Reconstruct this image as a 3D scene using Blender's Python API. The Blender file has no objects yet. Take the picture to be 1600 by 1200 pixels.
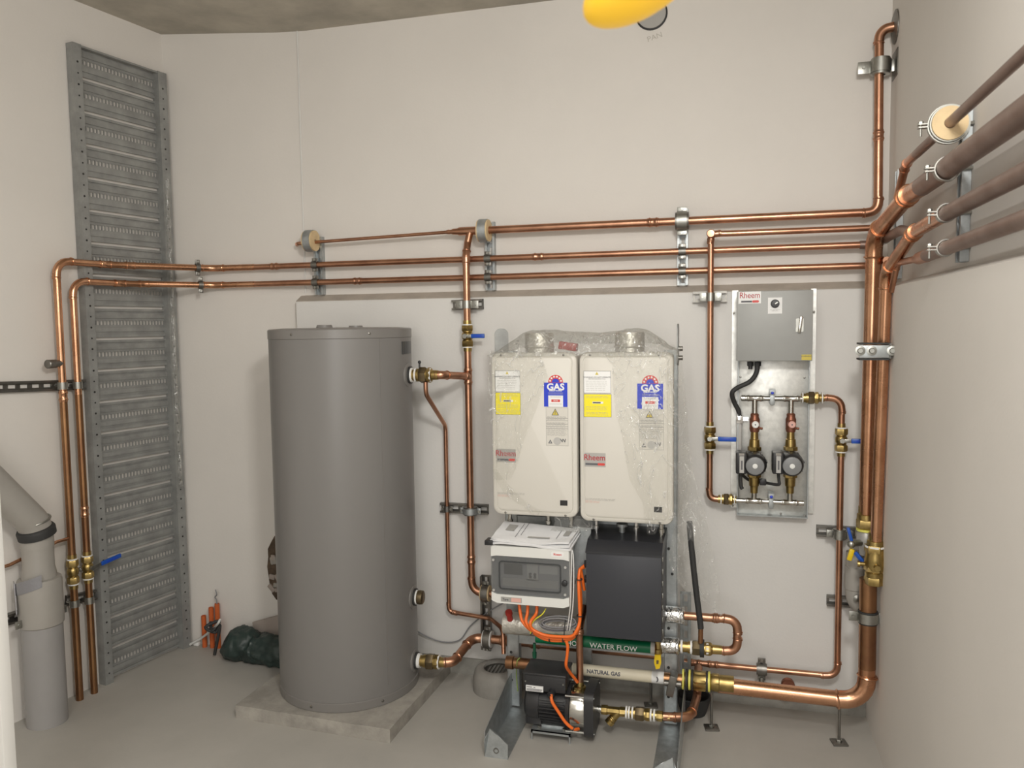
import bpy, bmesh, math, random
from mathutils import Vector, Matrix, noise
random.seed(7)
V = Vector
SC = bpy.context.scene
COL = SC.collection
PI = math.pi

# ------------------------------------------------------------------ camera
FPX, YAW, PITCH, ROLL, CAMH = 1236.0, -0.2648904, -0.0732549, 0.0133378, 1.6
cy, sy, cp, sp = math.cos(YAW), math.sin(YAW), math.cos(PITCH), math.sin(PITCH)
fwd = V((sy * cp, cy * cp, sp)); rgt = V((cy, -sy, 0)); dwn = fwd.cross(rgt)
cr, sr = math.cos(ROLL), math.sin(ROLL)
RGT = cr * rgt + sr * dwn; DWN = -sr * rgt + cr * dwn; FWD = fwd
CAM = V((0, 0, CAMH))
cd = bpy.data.cameras.new('camera'); cam = bpy.data.objects.new('camera', cd); COL.objects.link(cam)
cd.sensor_width = 36; cd.lens = 36 * FPX / 1600; cd.clip_start = 0.02
m = Matrix((RGT, -DWN, -FWD)).transposed().to_4x4(); m.translation = CAM
cam.matrix_world = m
cd.dof.use_dof = True; cd.dof.focus_distance = 3.1; cd.dof.aperture_fstop = 4.5
SC.camera = cam

# ------------------------------------------------------------------ world, lights, exposure
w = bpy.data.worlds.new('world'); SC.world = w; w.use_nodes = True
w.node_tree.nodes['Background'].inputs[0].default_value = (0.5, 0.52, 0.55, 1)
w.node_tree.nodes['Background'].inputs[1].default_value = 0.15


def area_light(name, loc, size, size_y, power, col, rot=(0, 0, 0)):
    ld = bpy.data.lights.new(name, 'AREA'); ld.shape = 'RECTANGLE'; ld.size = size; ld.size_y = size_y
    ld.energy = power; ld.color = col
    o = bpy.data.objects.new(name, ld); COL.objects.link(o); o.location = loc; o.rotation_euler = rot
    return o


area_light('unseen_ceiling_light', (-0.40, 1.25, 2.80), 0.12, 1.2, 9, (1.0, 0.98, 0.93))
area_light('unseen_ceiling_light.001', (-0.8, -0.6, 2.86), 1.2, 0.14, 24, (1.0, 0.98, 0.935))  # added fill from behind the camera, no fitting known there
area_light('front_fill_light', (-0.55, -1.5, 1.75), 1.9, 2.1, 58, (1.0, 0.985, 0.955), (PI / 2, 0, math.radians(26)))  # added frontal fill; the front wall has no doorway
key = area_light('work_light', (0.25, 0.45, 2.55), 0.30, 0.30, 34, (1.0, 0.975, 0.92))
key.rotation_euler = (V((-1.4, 3.2, 0.5)) - V((0.25, 0.45, 2.55))).to_track_quat('-Z', 'Y').to_euler()
SC.view_settings.view_transform = 'Standard'
SC.view_settings.look = 'None'
SC.view_settings.gamma = 1.0
SC.view_settings.use_curve_mapping = False
SC.view_settings.exposure = 0.0

# ------------------------------------------------------------------ measuring helpers
LY = 0.1776
LN = V((math.cos(LY), -math.sin(LY), 0)); LT = V((math.sin(LY), math.cos(LY), 0))


def ray(u, v): return RGT * ((u - 800) / FPX) + DWN * ((v - 600) / FPX) + FWD


def at(u, v, y):
    d = ray(u, v); return CAM + d * (y / d.y)


def atx(u, v, x):
    d = ray(u, v); return CAM + d * (x / d.x)


def atz(u, v, z=0):
    d = ray(u, v); return CAM + d * ((z - CAMH) / d.z)


def atl(u, v, c):
    d = ray(u, v); return CAM + d * ((c - LN.dot(CAM)) / LN.dot(d))


def lw(s, c, z): return LN * c + LT * s + V((0, 0, z))


# ------------------------------------------------------------------ materials
MAT = {}


def mat(name, col, rough=0.5, metal=0.0, noise_amt=0.0, noise_scale=8.0, col2=None, bump=0.0, bump_scale=60.0,
        trans=0.0, alpha=1.0, spec=None, emit=0.0, coat=0.0, stretch=None, rvar=0.0):
    mm = bpy.data.materials.new(name); mm.use_nodes = True
    nt = mm.node_tree; b = nt.nodes['Principled BSDF']
    b.inputs['Base Color'].default_value = (*col, 1)
    b.inputs['Roughness'].default_value = rough; b.inputs['Metallic'].default_value = metal
    if spec is not None: b.inputs['Specular IOR Level'].default_value = spec
    b.inputs['Transmission Weight'].default_value = trans
    b.inputs['Alpha'].default_value = alpha
    b.inputs['Coat Weight'].default_value = coat
    if emit:
        b.inputs['Emission Color'].default_value = (*col, 1); b.inputs['Emission Strength'].default_value = emit
    if noise_amt or bump:
        tc = nt.nodes.new('ShaderNodeTexCoord'); mp = nt.nodes.new('ShaderNodeMapping')
        nt.links.new(tc.outputs['Object'], mp.inputs[0])
        if stretch: mp.inputs['Scale'].default_value = stretch
    if noise_amt:
        n = nt.nodes.new('ShaderNodeTexNoise'); n.inputs['Scale'].default_value = noise_scale
        n.inputs['Detail'].default_value = 6; n.inputs['Roughness'].default_value = 0.6
        nt.links.new(mp.outputs[0], n.inputs['Vector'])
        r = nt.nodes.new('ShaderNodeValToRGB')
        r.color_ramp.elements[0].position = 0.35; r.color_ramp.elements[1].position = 0.65
        c2 = col2 if col2 else tuple(c * (1 - noise_amt) for c in col)
        r.color_ramp.elements[0].color = (*c2, 1); r.color_ramp.elements[1].color = (*col, 1)
        nt.links.new(n.outputs['Fac'], r.inputs[0]); nt.links.new(r.outputs[0], b.inputs['Base Color'])
        if rvar:
            mr = nt.nodes.new('ShaderNodeMapRange')
            mr.inputs['To Min'].default_value = min(1, rough + rvar); mr.inputs['To Max'].default_value = rough
            nt.links.new(n.outputs['Fac'], mr.inputs[0]); nt.links.new(mr.outputs[0], b.inputs['Roughness'])
    if bump:
        n2 = nt.nodes.new('ShaderNodeTexNoise'); n2.inputs['Scale'].default_value = bump_scale
        n2.inputs['Detail'].default_value = 4
        nt.links.new(mp.outputs[0], n2.inputs['Vector'])
        bp = nt.nodes.new('ShaderNodeBump'); bp.inputs['Strength'].default_value = bump; bp.inputs['Distance'].default_value = 0.01
        nt.links.new(n2.outputs['Fac'], bp.inputs['Height']); nt.links.new(bp.outputs[0], b.inputs['Normal'])
    MAT[name] = mm
    return mm


mat('wall_paint', (0.725, 0.692, 0.65), 0.75, noise_amt=0.05, noise_scale=1.3, bump=0.05, bump_scale=90)
mat('wall_paint_low', (0.72, 0.705, 0.68), 0.7, noise_amt=0.05, noise_scale=1.3, bump=0.05, bump_scale=90)
mat('ledge_brown', (0.46, 0.41, 0.355), 0.85, noise_amt=0.15, noise_scale=12)
mat('base_cement', (0.34, 0.33, 0.30), 0.9, noise_amt=0.25, noise_scale=14)
mat('floor_concrete', (0.44, 0.42, 0.385), 0.55, noise_amt=0.12, noise_scale=2.2, bump=0.05, bump_scale=40)
mat('ceiling_concrete', (0.54, 0.50, 0.425), 0.85, noise_amt=0.3, noise_scale=3.5, bump=0.15, bump_scale=25)
mat('slab_concrete', (0.40, 0.375, 0.335), 0.9, noise_amt=0.35, noise_scale=9, bump=0.25, bump_scale=60)
mat('copper', (0.62, 0.34, 0.22), 0.27, 1.0, noise_amt=0.4, noise_scale=7, col2=(0.40, 0.20, 0.125), rvar=0.12)
mat('copper_bright', (0.74, 0.42, 0.26), 0.22, 1.0, noise_amt=0.25, noise_scale=9, col2=(0.54, 0.28, 0.16), rvar=0.1)
mat('copper_brown', (0.40, 0.22, 0.11), 0.33, 1.0, noise_amt=0.4, noise_scale=6, col2=(0.28, 0.14, 0.08), rvar=0.1)
mat('copper_grey', (0.36, 0.27, 0.235), 0.42, 0.9, noise_amt=0.3, noise_scale=6, col2=(0.27, 0.19, 0.16), rvar=0.1)
mat('brass', (0.52, 0.38, 0.15), 0.28, 1.0, noise_amt=0.35, noise_scale=25, col2=(0.30, 0.22, 0.085), rvar=0.15)
mat('brass_dark', (0.22, 0.17, 0.10), 0.4, 0.9, noise_amt=0.3, noise_scale=25)
mat('galv', (0.50, 0.53, 0.54), 0.42, 0.85, noise_amt=0.22, noise_scale=30, rvar=0.15)
mat('galv_sheet', (0.72, 0.72, 0.69), 0.33, 0.75, noise_amt=0.18, noise_scale=38, rvar=0.2)
mat('galv_dull', (0.355, 0.36, 0.35), 0.5, 0.35, noise_amt=0.25, noise_scale=14, rvar=0.12)
mat('zinc', (0.44, 0.44, 0.41), 0.34, 1.0, noise_amt=0.2, noise_scale=30, rvar=0.1)
mat('zinc_dark', (0.26, 0.25, 0.23), 0.4, 0.9, noise_amt=0.3, noise_scale=25)
mat('steel', (0.60, 0.59, 0.55), 0.22, 1.0, noise_amt=0.1, noise_scale=20)
mat('chrome', (0.7, 0.7, 0.7), 0.1, 1.0)
mat('dark', (0.02, 0.02, 0.02), 0.6)
mat('black_plastic', (0.022, 0.022, 0.024), 0.4, bump=0.05, bump_scale=200)
mat('black_rubber', (0.03, 0.03, 0.03), 0.65)
mat('motor_paint', (0.03, 0.03, 0.032), 0.38)
mat('tank_paint', (0.20, 0.192, 0.185), 0.36, bump=0.02, bump_scale=300)
mat('tank_cap', (0.205, 0.195, 0.185), 0.34)
mat('heater_paint', (0.64, 0.615, 0.56), 0.4)
mat('white_plastic', (0.74, 0.74, 0.71), 0.4)
mat('paper', (0.80, 0.80, 0.81), 0.7, noise_amt=0.03, noise_scale=20)
mat('ink', (0.12, 0.12, 0.13), 0.7)
mat('ink_grey', (0.38, 0.37, 0.35), 0.7)
mat('pencil', (0.50, 0.47, 0.42), 0.8)
mat('label_white', (0.82, 0.82, 0.81), 0.45)
mat('label_yellow', (0.88, 0.76, 0.02), 0.45)
mat('label_gold', (0.62, 0.50, 0.08), 0.45)
mat('label_blue', (0.02, 0.05, 0.55), 0.4)
mat('label_red', (0.62, 0.06, 0.05), 0.45)
mat('label_pink', (0.72, 0.42, 0.36), 0.5)
mat('label_grey', (0.46, 0.45, 0.43), 0.45)
mat('label_silver', (0.42, 0.41, 0.39), 0.4, 0.3)
mat('logo_red', (0.42, 0.035, 0.04), 0.45)
mat('label_green', (0.0, 0.13, 0.05), 0.45)
mat('label_cream', (0.70, 0.64, 0.50), 0.5)
mat('handle_blue', (0.01, 0.08, 0.42), 0.35)
mat('handle_yellow', (0.75, 0.52, 0.01), 0.4)
mat('tape_white', (0.82, 0.82, 0.80), 0.55)
mat('tape_yellow', (0.78, 0.75, 0.15), 0.5)
mat('orange_cable', (0.85, 0.16, 0.02), 0.4)
mat('orange_conduit', (0.55, 0.12, 0.03), 0.45)
mat('yellow_wire', (0.75, 0.72, 0.05), 0.45)
mat('green_wire', (0.30, 0.42, 0.10), 0.45)
mat('grey_cable', (0.24, 0.24, 0.25), 0.5)
mat('white_cable', (0.72, 0.72, 0.70), 0.4)
mat('charcoal_paint', (0.032, 0.034, 0.042), 0.45, bump=0.03, bump_scale=400)
mat('charcoal_cap', (0.024, 0.025, 0.030), 0.35)
mat('door_grey', (0.36, 0.365, 0.355), 0.5, 0.1, noise_amt=0.05, noise_scale=10)
mat('foil', (0.72, 0.72, 0.71), 0.22, 1.0, bump=0.9, bump_scale=45)
mat('foil_dull', (0.62, 0.60, 0.55), 0.4, 0.7, bump=0.6, bump_scale=40)
mat('tarp_green', (0.03, 0.05, 0.045), 0.42, noise_amt=0.3, noise_scale=8, bump=0.3, bump_scale=20)
mat('cardboard', (0.40, 0.34, 0.30), 0.85, noise_amt=0.15, noise_scale=10)
mat('rubble', (0.13, 0.09, 0.06), 0.95, noise_amt=0.6, noise_scale=18, bump=0.8, bump_scale=30)
mat('pvc_grey', (0.33, 0.32, 0.315), 0.45, noise_amt=0.08, noise_scale=5)
mat('pvc_beige', (0.37, 0.35, 0.32), 0.42, noise_amt=0.1, noise_scale=4)
mat('duct_tape', (0.30, 0.30, 0.32), 0.35, 0.4, bump=0.3, bump_scale=30)
mat('wood_block', (0.72, 0.55, 0.32), 0.7, noise_amt=0.15, noise_scale=20)
mat('concrete_ring', (0.30, 0.285, 0.26), 0.9, noise_amt=0.2, noise_scale=12, bump=0.15, bump_scale=60)
mat('red_bronze', (0.34, 0.14, 0.09), 0.4, 0.8, noise_amt=0.3, noise_scale=25)
mat('red_cap', (0.42, 0.03, 0.02), 0.35)
mat('pump_grey', (0.22, 0.225, 0.23), 0.4)
mat('door_white', (0.80, 0.79, 0.76), 0.5)
mat('screen_grey', (0.05, 0.053, 0.056), 0.3)
mat('inner_grey', (0.28, 0.285, 0.29), 0.5)
mat('green_plastic', (0.01, 0.10, 0.05), 0.4)


def film_mat(name, tint, haze, gloss, rough=0.07, bump=0.0, bscale=20, crease=0.0):
    """clear sheet: mostly see-through, a little haze, a gloss coat and paler crease lines where the sheet is crumpled"""
    mm = bpy.data.materials.new(name); mm.use_nodes = True; nt = mm.node_tree; nt.nodes.clear(); N = nt.nodes.new; L = nt.links.new
    out = N('ShaderNodeOutputMaterial'); mix = N('ShaderNodeMixShader'); tr = N('ShaderNodeBsdfTransparent')
    tr.inputs[0].default_value = (*tint, 1); df = N('ShaderNodeBsdfDiffuse'); df.inputs[0].default_value = (0.85, 0.85, 0.83, 1)
    mix.inputs[0].default_value = haze; L(tr.outputs[0], mix.inputs[1]); L(df.outputs[0], mix.inputs[2])
    gl = N('ShaderNodeBsdfGlossy'); gl.inputs['Roughness'].default_value = rough
    add = N('ShaderNodeMixShader'); add.inputs[0].default_value = gloss
    L(mix.outputs[0], add.inputs[1]); L(gl.outputs[0], add.inputs[2]); L(add.outputs[0], out.inputs[0])
    if bump:
        tc = N('ShaderNodeTexCoord'); mp = N('ShaderNodeMapping'); mp.inputs['Scale'].default_value = (1.5, 1, .7); L(tc.outputs['Object'], mp.inputs[0])
        n = N('ShaderNodeTexNoise'); n.inputs['Scale'].default_value = bscale; n.inputs['Detail'].default_value = 4; n.inputs['Distortion'].default_value = 1.2
        L(mp.outputs[0], n.inputs['Vector'])
        bp = N('ShaderNodeBump'); bp.inputs['Strength'].default_value = bump; bp.inputs['Distance'].default_value = 0.03
        L(n.outputs['Fac'], bp.inputs['Height']); L(bp.outputs[0], gl.inputs['Normal'])
        if crease:
            def ridge(scale, dist, wdt):
                q = N('ShaderNodeTexNoise'); q.inputs['Scale'].default_value = scale; q.inputs['Detail'].default_value = 2; q.inputs['Distortion'].default_value = dist
                L(mp.outputs[0], q.inputs['Vector'])
                a = N('ShaderNodeMath'); a.operation = 'SUBTRACT'; L(q.outputs['Fac'], a.inputs[0]); a.inputs[1].default_value = 0.5
                b = N('ShaderNodeMath'); b.operation = 'ABSOLUTE'; L(a.outputs[0], b.inputs[0])
                c = N('ShaderNodeMapRange'); c.inputs['From Min'].default_value = 0; c.inputs['From Max'].default_value = wdt
                c.inputs['To Min'].default_value = 1; c.inputs['To Max'].default_value = 0; L(b.outputs[0], c.inputs[0]); return c
            r1 = ridge(7, 1.5, .012)
            pt = N('ShaderNodeTexNoise'); pt.inputs['Scale'].default_value = 5; L(tc.outputs['Object'], pt.inputs['Vector'])
            pm = N('ShaderNodeMapRange'); pm.inputs['From Min'].default_value = .46; pm.inputs['From Max'].default_value = .62; L(pt.outputs['Fac'], pm.inputs[0])
            sp = N('ShaderNodeTexVoronoi'); sp.inputs['Scale'].default_value = 70; L(mp.outputs[0], sp.inputs['Vector'])
            ss = N('ShaderNodeMapRange'); ss.inputs['From Min'].default_value = .16; ss.inputs['From Max'].default_value = .30; ss.inputs['To Min'].default_value = 1; ss.inputs['To Max'].default_value = 0; L(sp.outputs['Distance'], ss.inputs[0])
            mul = N('ShaderNodeMath'); mul.operation = 'MULTIPLY'; L(ss.outputs[0], mul.inputs[0]); L(pm.outputs[0], mul.inputs[1])
            mx = N('ShaderNodeMath'); mx.operation = 'MAXIMUM'; L(r1.outputs[0], mx.inputs[0]); L(mul.outputs[0], mx.inputs[1])
            fin_ = N('ShaderNodeMapRange'); fin_.inputs['To Min'].default_value = haze; fin_.inputs['To Max'].default_value = crease; L(mx.outputs[0], fin_.inputs[0])
            L(fin_.outputs[0], mix.inputs[0])
            gm = N('ShaderNodeMapRange'); gm.inputs['To Min'].default_value = gloss; gm.inputs['To Max'].default_value = min(1, gloss + .25); L(mx.outputs[0], gm.inputs[0]); L(gm.outputs[0], add.inputs[0])
    MAT[name] = mm


film_mat('smoked_window', (0.72, 0.73, 0.74), 0.06, 0.05, 0.1)
film_mat('film', (0.965, 0.965, 0.955), 0.025, 0.05, 0.06, 1.0, 30, 0.45)
film_mat('film_tail', (0.93, 0.93, 0.92), 0.10, 0.06, 0.06, 1.0, 26, 0.45)
film_mat('film_hood', (0.86, 0.86, 0.84), 0.10, 0.14, 0.10, 1.0, 22, 0.50)


# ------------------------------------------------------------------ mesh helpers
class B:
    def __init__(s): s.bm = bmesh.new()

    def box(s, c, size, rot=None, bevel=0.0, seg=2):
        c = V(c); r = rot if rot is not None else Matrix.Identity(3)
        vs = []
        for z in (-1, 1):
            for y in (-1, 1):
                for x in (-1, 1):
                    vs.append(s.bm.verts.new(c + r @ V((x * size[0] / 2, y * size[1] / 2, z * size[2] / 2))))
        fs = []
        for q in ((0, 2, 3, 1), (4, 5, 7, 6), (0, 1, 5, 4), (2, 6, 7, 3), (0, 4, 6, 2), (1, 3, 7, 5)):
            fs.append(s.bm.faces.new([vs[i] for i in q]))
        if bevel:
            es = list({e for f in fs for e in f.edges})
            bmesh.ops.bevel(s.bm, geom=es, offset=bevel, segments=seg, affect='EDGES', profile=0.5, clamp_overlap=True)
        return s

    def span(s, a, b, bevel=0.0):
        a, b = V(a), V(b)
        return s.box((a + b) / 2, [abs(b[i] - a[i]) for i in range(3)], None, bevel)

    def lathe(s, p, axis, prof, n=20, closed=False):
        """prof: list of (distance along axis, radius)"""
        p = V(p); a = V(axis).normalized()
        u = a.orthogonal().normalized(); v = a.cross(u)
        rings = []
        for (t, r) in prof:
            if r <= 1e-6: rings.append([s.bm.verts.new(p + a * t)])
            else: rings.append([s.bm.verts.new(p + a * t + (u * math.cos(2 * PI * k / n) + v * math.sin(2 * PI * k / n)) * r) for k in range(n)])
        pairs = list(zip(rings, rings[1:]))
        if closed: pairs.append((rings[-1], rings[0]))
        for A, C in pairs:
            for k in range(n):
                k2 = (k + 1) % n
                if len(A) == 1 and len(C) == 1: continue
                if len(A) == 1: s.bm.faces.new((A[0], C[k2], C[k]))
                elif len(C) == 1: s.bm.faces.new((A[k], A[k2], C[0]))
                else: s.bm.faces.new((A[k], A[k2], C[k2], C[k]))
        if not closed:
            if len(rings[0]) > 1: s.bm.faces.new(rings[0][::-1])
            if len(rings[-1]) > 1: s.bm.faces.new(rings[-1])
        return s

    def cyl(s, p0, p1, r, r1=None, n=16):
        p0, p1 = V(p0), V(p1); d = p1 - p0
        return s.lathe(p0, d, [(0, r), (d.length, r1 if r1 is not None else r)], n)

    def torus(s, c, axis, R, r, n=24, k=8):
        return s.lathe(c, axis, [(r * math.sin(2 * PI * i / k), R + r * math.cos(2 * PI * i / k)) for i in range(k)], n, True)

    def band(s, c, axis, R, width, th, n=24):
        return s.lathe(c, axis, [(-width / 2, R), (-width / 2, R + th), (width / 2, R + th), (width / 2, R)], n, True)

    def ball(s, c, r, scale=(1, 1, 1), n=16, k=10):
        c = V(c); pr = [(-math.cos(PI * i / k) * scale[2], math.sin(PI * i / k)) for i in range(k + 1)]
        b0 = len(s.bm.verts)
        s.lathe((0, 0, 0), (0, 0, 1), [(t, max(q, 0)) for t, q in pr], n)
        s.bm.verts.ensure_lookup_table()
        for vtx in s.bm.verts[b0:]:
            vtx.co = c + V((vtx.co.x * scale[0] * r, vtx.co.y * scale[1] * r, vtx.co.z * r))
        return s

    def tube(s, pts, r, n=14, rad=None, cap=True):
        pts = [V(p) for p in pts]
        prev = None; rings = []
        for i, p in enumerate(pts):
            if i == 0: t = pts[1] - pts[0]
            elif i == len(pts) - 1: t = pts[-1] - pts[-2]
            else: t = (pts[i + 1] - p).normalized() + (p - pts[i - 1]).normalized()
            t.normalize()
            if prev is None: u = t.orthogonal().normalized()
            else:
                u = prev - t * prev.dot(t)
                u = u.normalized() if u.length > 1e-6 else t.orthogonal().normalized()
            prev = u; v = t.cross(u); rr = rad[i] if rad else r
            rings.append([s.bm.verts.new(p + (u * math.cos(2 * PI * k / n) + v * math.sin(2 * PI * k / n)) * rr) for k in range(n)])
        for A, C in zip(rings, rings[1:]):
            for k in range(n): s.bm.faces.new((A[k], A[(k + 1) % n], C[(k + 1) % n], C[k]))
        if cap: s.bm.faces.new(rings[0][::-1]); s.bm.faces.new(rings[-1])
        return s

    def prism(s, pts, O, U, W, N):
        """pts 2d in (U,W) at origin O, extruded by vector N"""
        O, U, W, N = V(O), V(U), V(W), V(N)
        a = [s.bm.verts.new(O + U * x + W * y) for x, y in pts]
        b = [s.bm.verts.new(O + U * x + W * y + N) for x, y in pts]
        s.bm.faces.new(a); s.bm.faces.new(b[::-1])
        k = len(pts)
        for i in range(k): s.bm.faces.new((a[i], b[i], b[(i + 1) % k], a[(i + 1) % k]))
        return s

    def poly(s, pts):
        s.bm.faces.new([s.bm.verts.new(V(p)) for p in pts]); return s


WL = {}


def fin(b, name, m_, parent=None, smooth=38, solid=0.0):
    bm = b.bm
    bmesh.ops.recalc_face_normals(bm, faces=bm.faces[:])
    for f in bm.faces: f.smooth = True
    lim = math.radians(smooth)
    for e in bm.edges:
        e.smooth = len(e.link_faces) == 2 and e.calc_face_angle(4) < lim
    xs = [v.co for v in bm.verts]
    if parent is not None: o0 = WL[parent.name]
    else:
        lo = V([min(c[i] for c in xs) for i in range(3)]); hi = V([max(c[i] for c in xs) for i in range(3)])
        o0 = V(((lo.x + hi.x) / 2, (lo.y + hi.y) / 2, lo.z))
    for v in bm.verts: v.co -= o0
    me = bpy.data.meshes.new(name); bm.to_mesh(me); bm.free()
    o = bpy.data.objects.new(name, me); COL.objects.link(o)
    me.materials.append(MAT[m_])
    if parent is not None: o.parent = parent; o.location = (0, 0, 0)
    else: o.location = o0
    WL[o.name] = o0.copy()
    if solid:
        md = o.modifiers.new('thickness', 'SOLIDIFY'); md.thickness = solid; md.offset = 0
    return o


def tag(o, label=None, cat=None, group=None, kind=None):
    if label: o['label'] = label
    if cat: o['category'] = cat
    if group: o['group'] = group
    if kind: o['kind'] = kind
    return o


def thing(name, loc, label, cat, group=None):
    o = bpy.data.objects.new(name, None); COL.objects.link(o); o.location = loc; o.empty_display_size = 0.05
    WL[o.name] = V(loc)
    return tag(o, label, cat, group)


def struct(b, name, m_, parent=None, **k):
    o = fin(b, name, m_, parent, **k)
    if parent is None: o['kind'] = 'structure'
    return o


def text(parent, body, pos, size, m_, name='lettering', align='CENTER', xs=1.0, rot=(PI / 2, 0, 0), ext=0.0003, bold=0.0, shear=0.0):
    c = bpy.data.curves.new(name, 'FONT'); c.body = body; c.size = size; c.align_x = align; c.align_y = 'CENTER'
    c.extrude = ext; c.offset = bold; c.resolution_u = 3; c.shear = shear
    c.materials.append(MAT[m_])
    o = bpy.data.objects.new(name, c); COL.objects.link(o)
    o.rotation_euler = rot; o.scale = (xs, 1, 1)
    if parent is not None: o.parent = parent; o.location = V(pos) - WL[parent.name]
    else: o.location = pos
    WL[o.name] = V(pos)
    return o


def fillet(pts, rads, seg=7):
    """polyline with rounded corners; returns points and the arc (list of points) of each inner corner"""
    pts = [V(p) for p in pts]; out = [pts[0]]; arcs = []
    if not isinstance(rads, (list, tuple)): rads = [rads] * (len(pts) - 2)
    for i in range(1, len(pts) - 1):
        a = (pts[i - 1] - pts[i]); c = (pts[i + 1] - pts[i]); la, lc = a.length, c.length; a.normalize(); c.normalize()
        ang = a.angle(c); r = rads[i - 1]
        d = min(r / math.tan(ang / 2), 0.48 * la, 0.48 * lc); r = d * math.tan(ang / 2)
        cen = pts[i] + (a + c).normalized() * (r / math.sin(ang / 2))
        s0 = pts[i] + a * d - cen; s1 = pts[i] + c * d - cen
        tot = s0.angle(s1); arc = []
        ax = s0.cross(s1)
        for k in range(seg + 1):
            arc.append(cen + Matrix.Rotation(tot * k / seg, 3, ax) @ s0 if ax.length > 1e-9 else pts[i])
        out += arc; arcs.append(arc)
    out.append(pts[-1])
    return out, arcs


def bead_sleeve(b, p, d, r, L=0.045, n=16):
    """press-fit sleeve centred on p along d, with raised beads near its ends"""
    d = V(d).normalized(); h = L / 2; q = r * 1.10; k = r * 1.24
    b.lathe(V(p) - d * h, d, [(0, r * 1.01), (0.001, q), (0.006, q), (0.009, k), (0.013, k), (0.016, q), (L - 0.016, q), (L - 0.013, k), (L - 0.009, k), (L - 0.006, q), (L - 0.001, q), (L, r * 1.01)], n)


def elbow_part(arc, r, m_, parent, ext=0.022, name='elbow'):
    b = B(); a0 = (arc[0] - arc[1]).normalized(); a1 = (arc[-1] - arc[-2]).normalized()
    p = [arc[0] + a0 * ext] + arc + [arc[-1] + a1 * ext]
    b.tube(p, r * 1.10, 16)
    for q, d in ((arc[0] + a0 * (ext - 0.008), a0), (arc[-1] + a1 * (ext - 0.008), a1)):
        b.torus(q, d, r * 1.12, r * 0.14, 18, 6)
    return fin(b, name, m_, parent)


def pipe(name, label, path, r, rads=None, m_='copper', elbows=(), sleeves=(), fm='copper', group=None, n=16, cat='pipe', parent=None):
    """one run of copper tube = one thing; elbows = inner corner indices that carry a fitting; sleeves = (segment, t, length)"""
    path = [V(p) for p in path]
    if rads is None: rads = r * 2.2
    pts, arcs = fillet(path, rads)
    b = B(); b.tube(pts, r, n)
    o = fin(b, name, m_, parent)
    if parent is None: tag(o, label, cat, group)
    for i in elbows: elbow_part(arcs[i], r, fm, o, name='elbow_fitting')
    for sl in sleeves:
        k, t = sl[0], sl[1]; L = sl[2] if len(sl) > 2 else 0.05
        bb = B(); bead_sleeve(bb, path[k].lerp(path[k + 1], t), path[k + 1] - path[k], r, L); fin(bb, 'coupling', fm, o)
    return o


def hexr(b, p, axis, L, r): b.lathe(p, axis, [(0, r * .93), (L * .12, r), (L * .88, r), (L, r * .93)], 6)


def valve(label, p, axis, L, r, pr, hdir=None, hl=0.085, hcol='handle_blue', group='ball valves', knob=None, hm=True):
    """brass ball valve centred at p; hdir: direction of lever"""
    p = V(p); a = V(axis).normalized()
    t = thing('ball_valve', p - a * L / 2, label, 'valve', group)
    b = B(); h = L / 2
    b.lathe(p - a * h, a, [(0, pr * 1.15), (L * .14, pr * 1.2), (L * .14, r * .95), (L * .36, r * .95), (L * .38, r * .8), (L * .42, r * 1.02), (L * .5, r * 1.08), (L * .58, r * 1.02), (L * .62, r * .8), (L * .64, r * .95), (L * .86, r * .95), (L * .86, pr * 1.2), (L, pr * 1.15)], 20)
    fin(b, 'body', 'brass', t)
    for s_ in (-1, 1):
        b = B(); hexr(b, p + a * (s_ * L * .25 - L * .09), a, L * .18, r * 1.12); fin(b, 'hex_nut', 'brass', t)
        b = B(); b.band(p + a * s_ * L * .365, a, r * .6, L * .035, r * .42, 18); fin(b, 'sealing_tape', 'tape_white', t)
    out = V(knob) if knob is not None else V((0, -1, 0))
    b = B(); b.cyl(p + out * r * .9, p + out * (r * 1.45), r * .42, n=12); hexr(b, p + out * r * 1.4, out, r * .35, r * .5)
    fin(b, 'stem', 'zinc', t)
    if hdir is not None:
        d = V(hdir).normalized(); side = d.cross(out).normalized()
        rot = Matrix((d, side, out)).transposed()
        b = B(); b.box(p + out * r * 1.35 + d * hl * .2, (hl * .5, 0.014, 0.003), rot, 0.001); fin(b, 'lever', 'zinc', t)
        b = B(); b.box(p + out * r * 1.35 + d * (hl * .68), (hl * .72, 0.019, 0.009), rot, 0.003)
        g = fin(b, 'lever_grip', hcol, t)
        b = B(); b.box(p + out * (r * 1.35 + .0045) + d * (hl * .68), (hl * .4, 0.004, 0.001), rot); fin(b, 'grip_marking', 'handle_blue' if hcol != 'handle_blue' else 'label_blue', g)
    return t


def union(label, p, axis, L, r, group='brass unions', dark=True, rings=(0.05, 0.8), ringm='tape_white', name='pipe_union'):
    """union with tapered brass body, a big dark nut and white sealing rings; p = start"""
    p = V(p); a = V(axis).normalized()
    t = thing(name, p, label, 'pipe fitting', group)
    b = B(); b.lathe(p, a, [(0, r * .72), (L * .2, r * .74), (L * .2, r * .85), (L * .75, r * .85), (L * .78, r * .66), (L, r * .62)], 20); fin(b, 'body', 'brass', t)
    b = B(); hexr(b, p + a * L * .3, a, L * .26, r * 1.1)
    fin(b, 'nut', 'brass_dark' if dark else 'brass', t)
    b = B(); b.lathe(p + a * L * .6, a, [(0, r * .95), (L * .05, r), (L * .12, r), (L * .15, r * .9)], 8); fin(b, 'collar', 'brass', t)
    for q in rings:
        b = B(); b.band(p + a * L * q, a, r * .66, L * .05, r * .28, 22); fin(b, 'sealing_ring', ringm, t)
    return t


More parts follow.
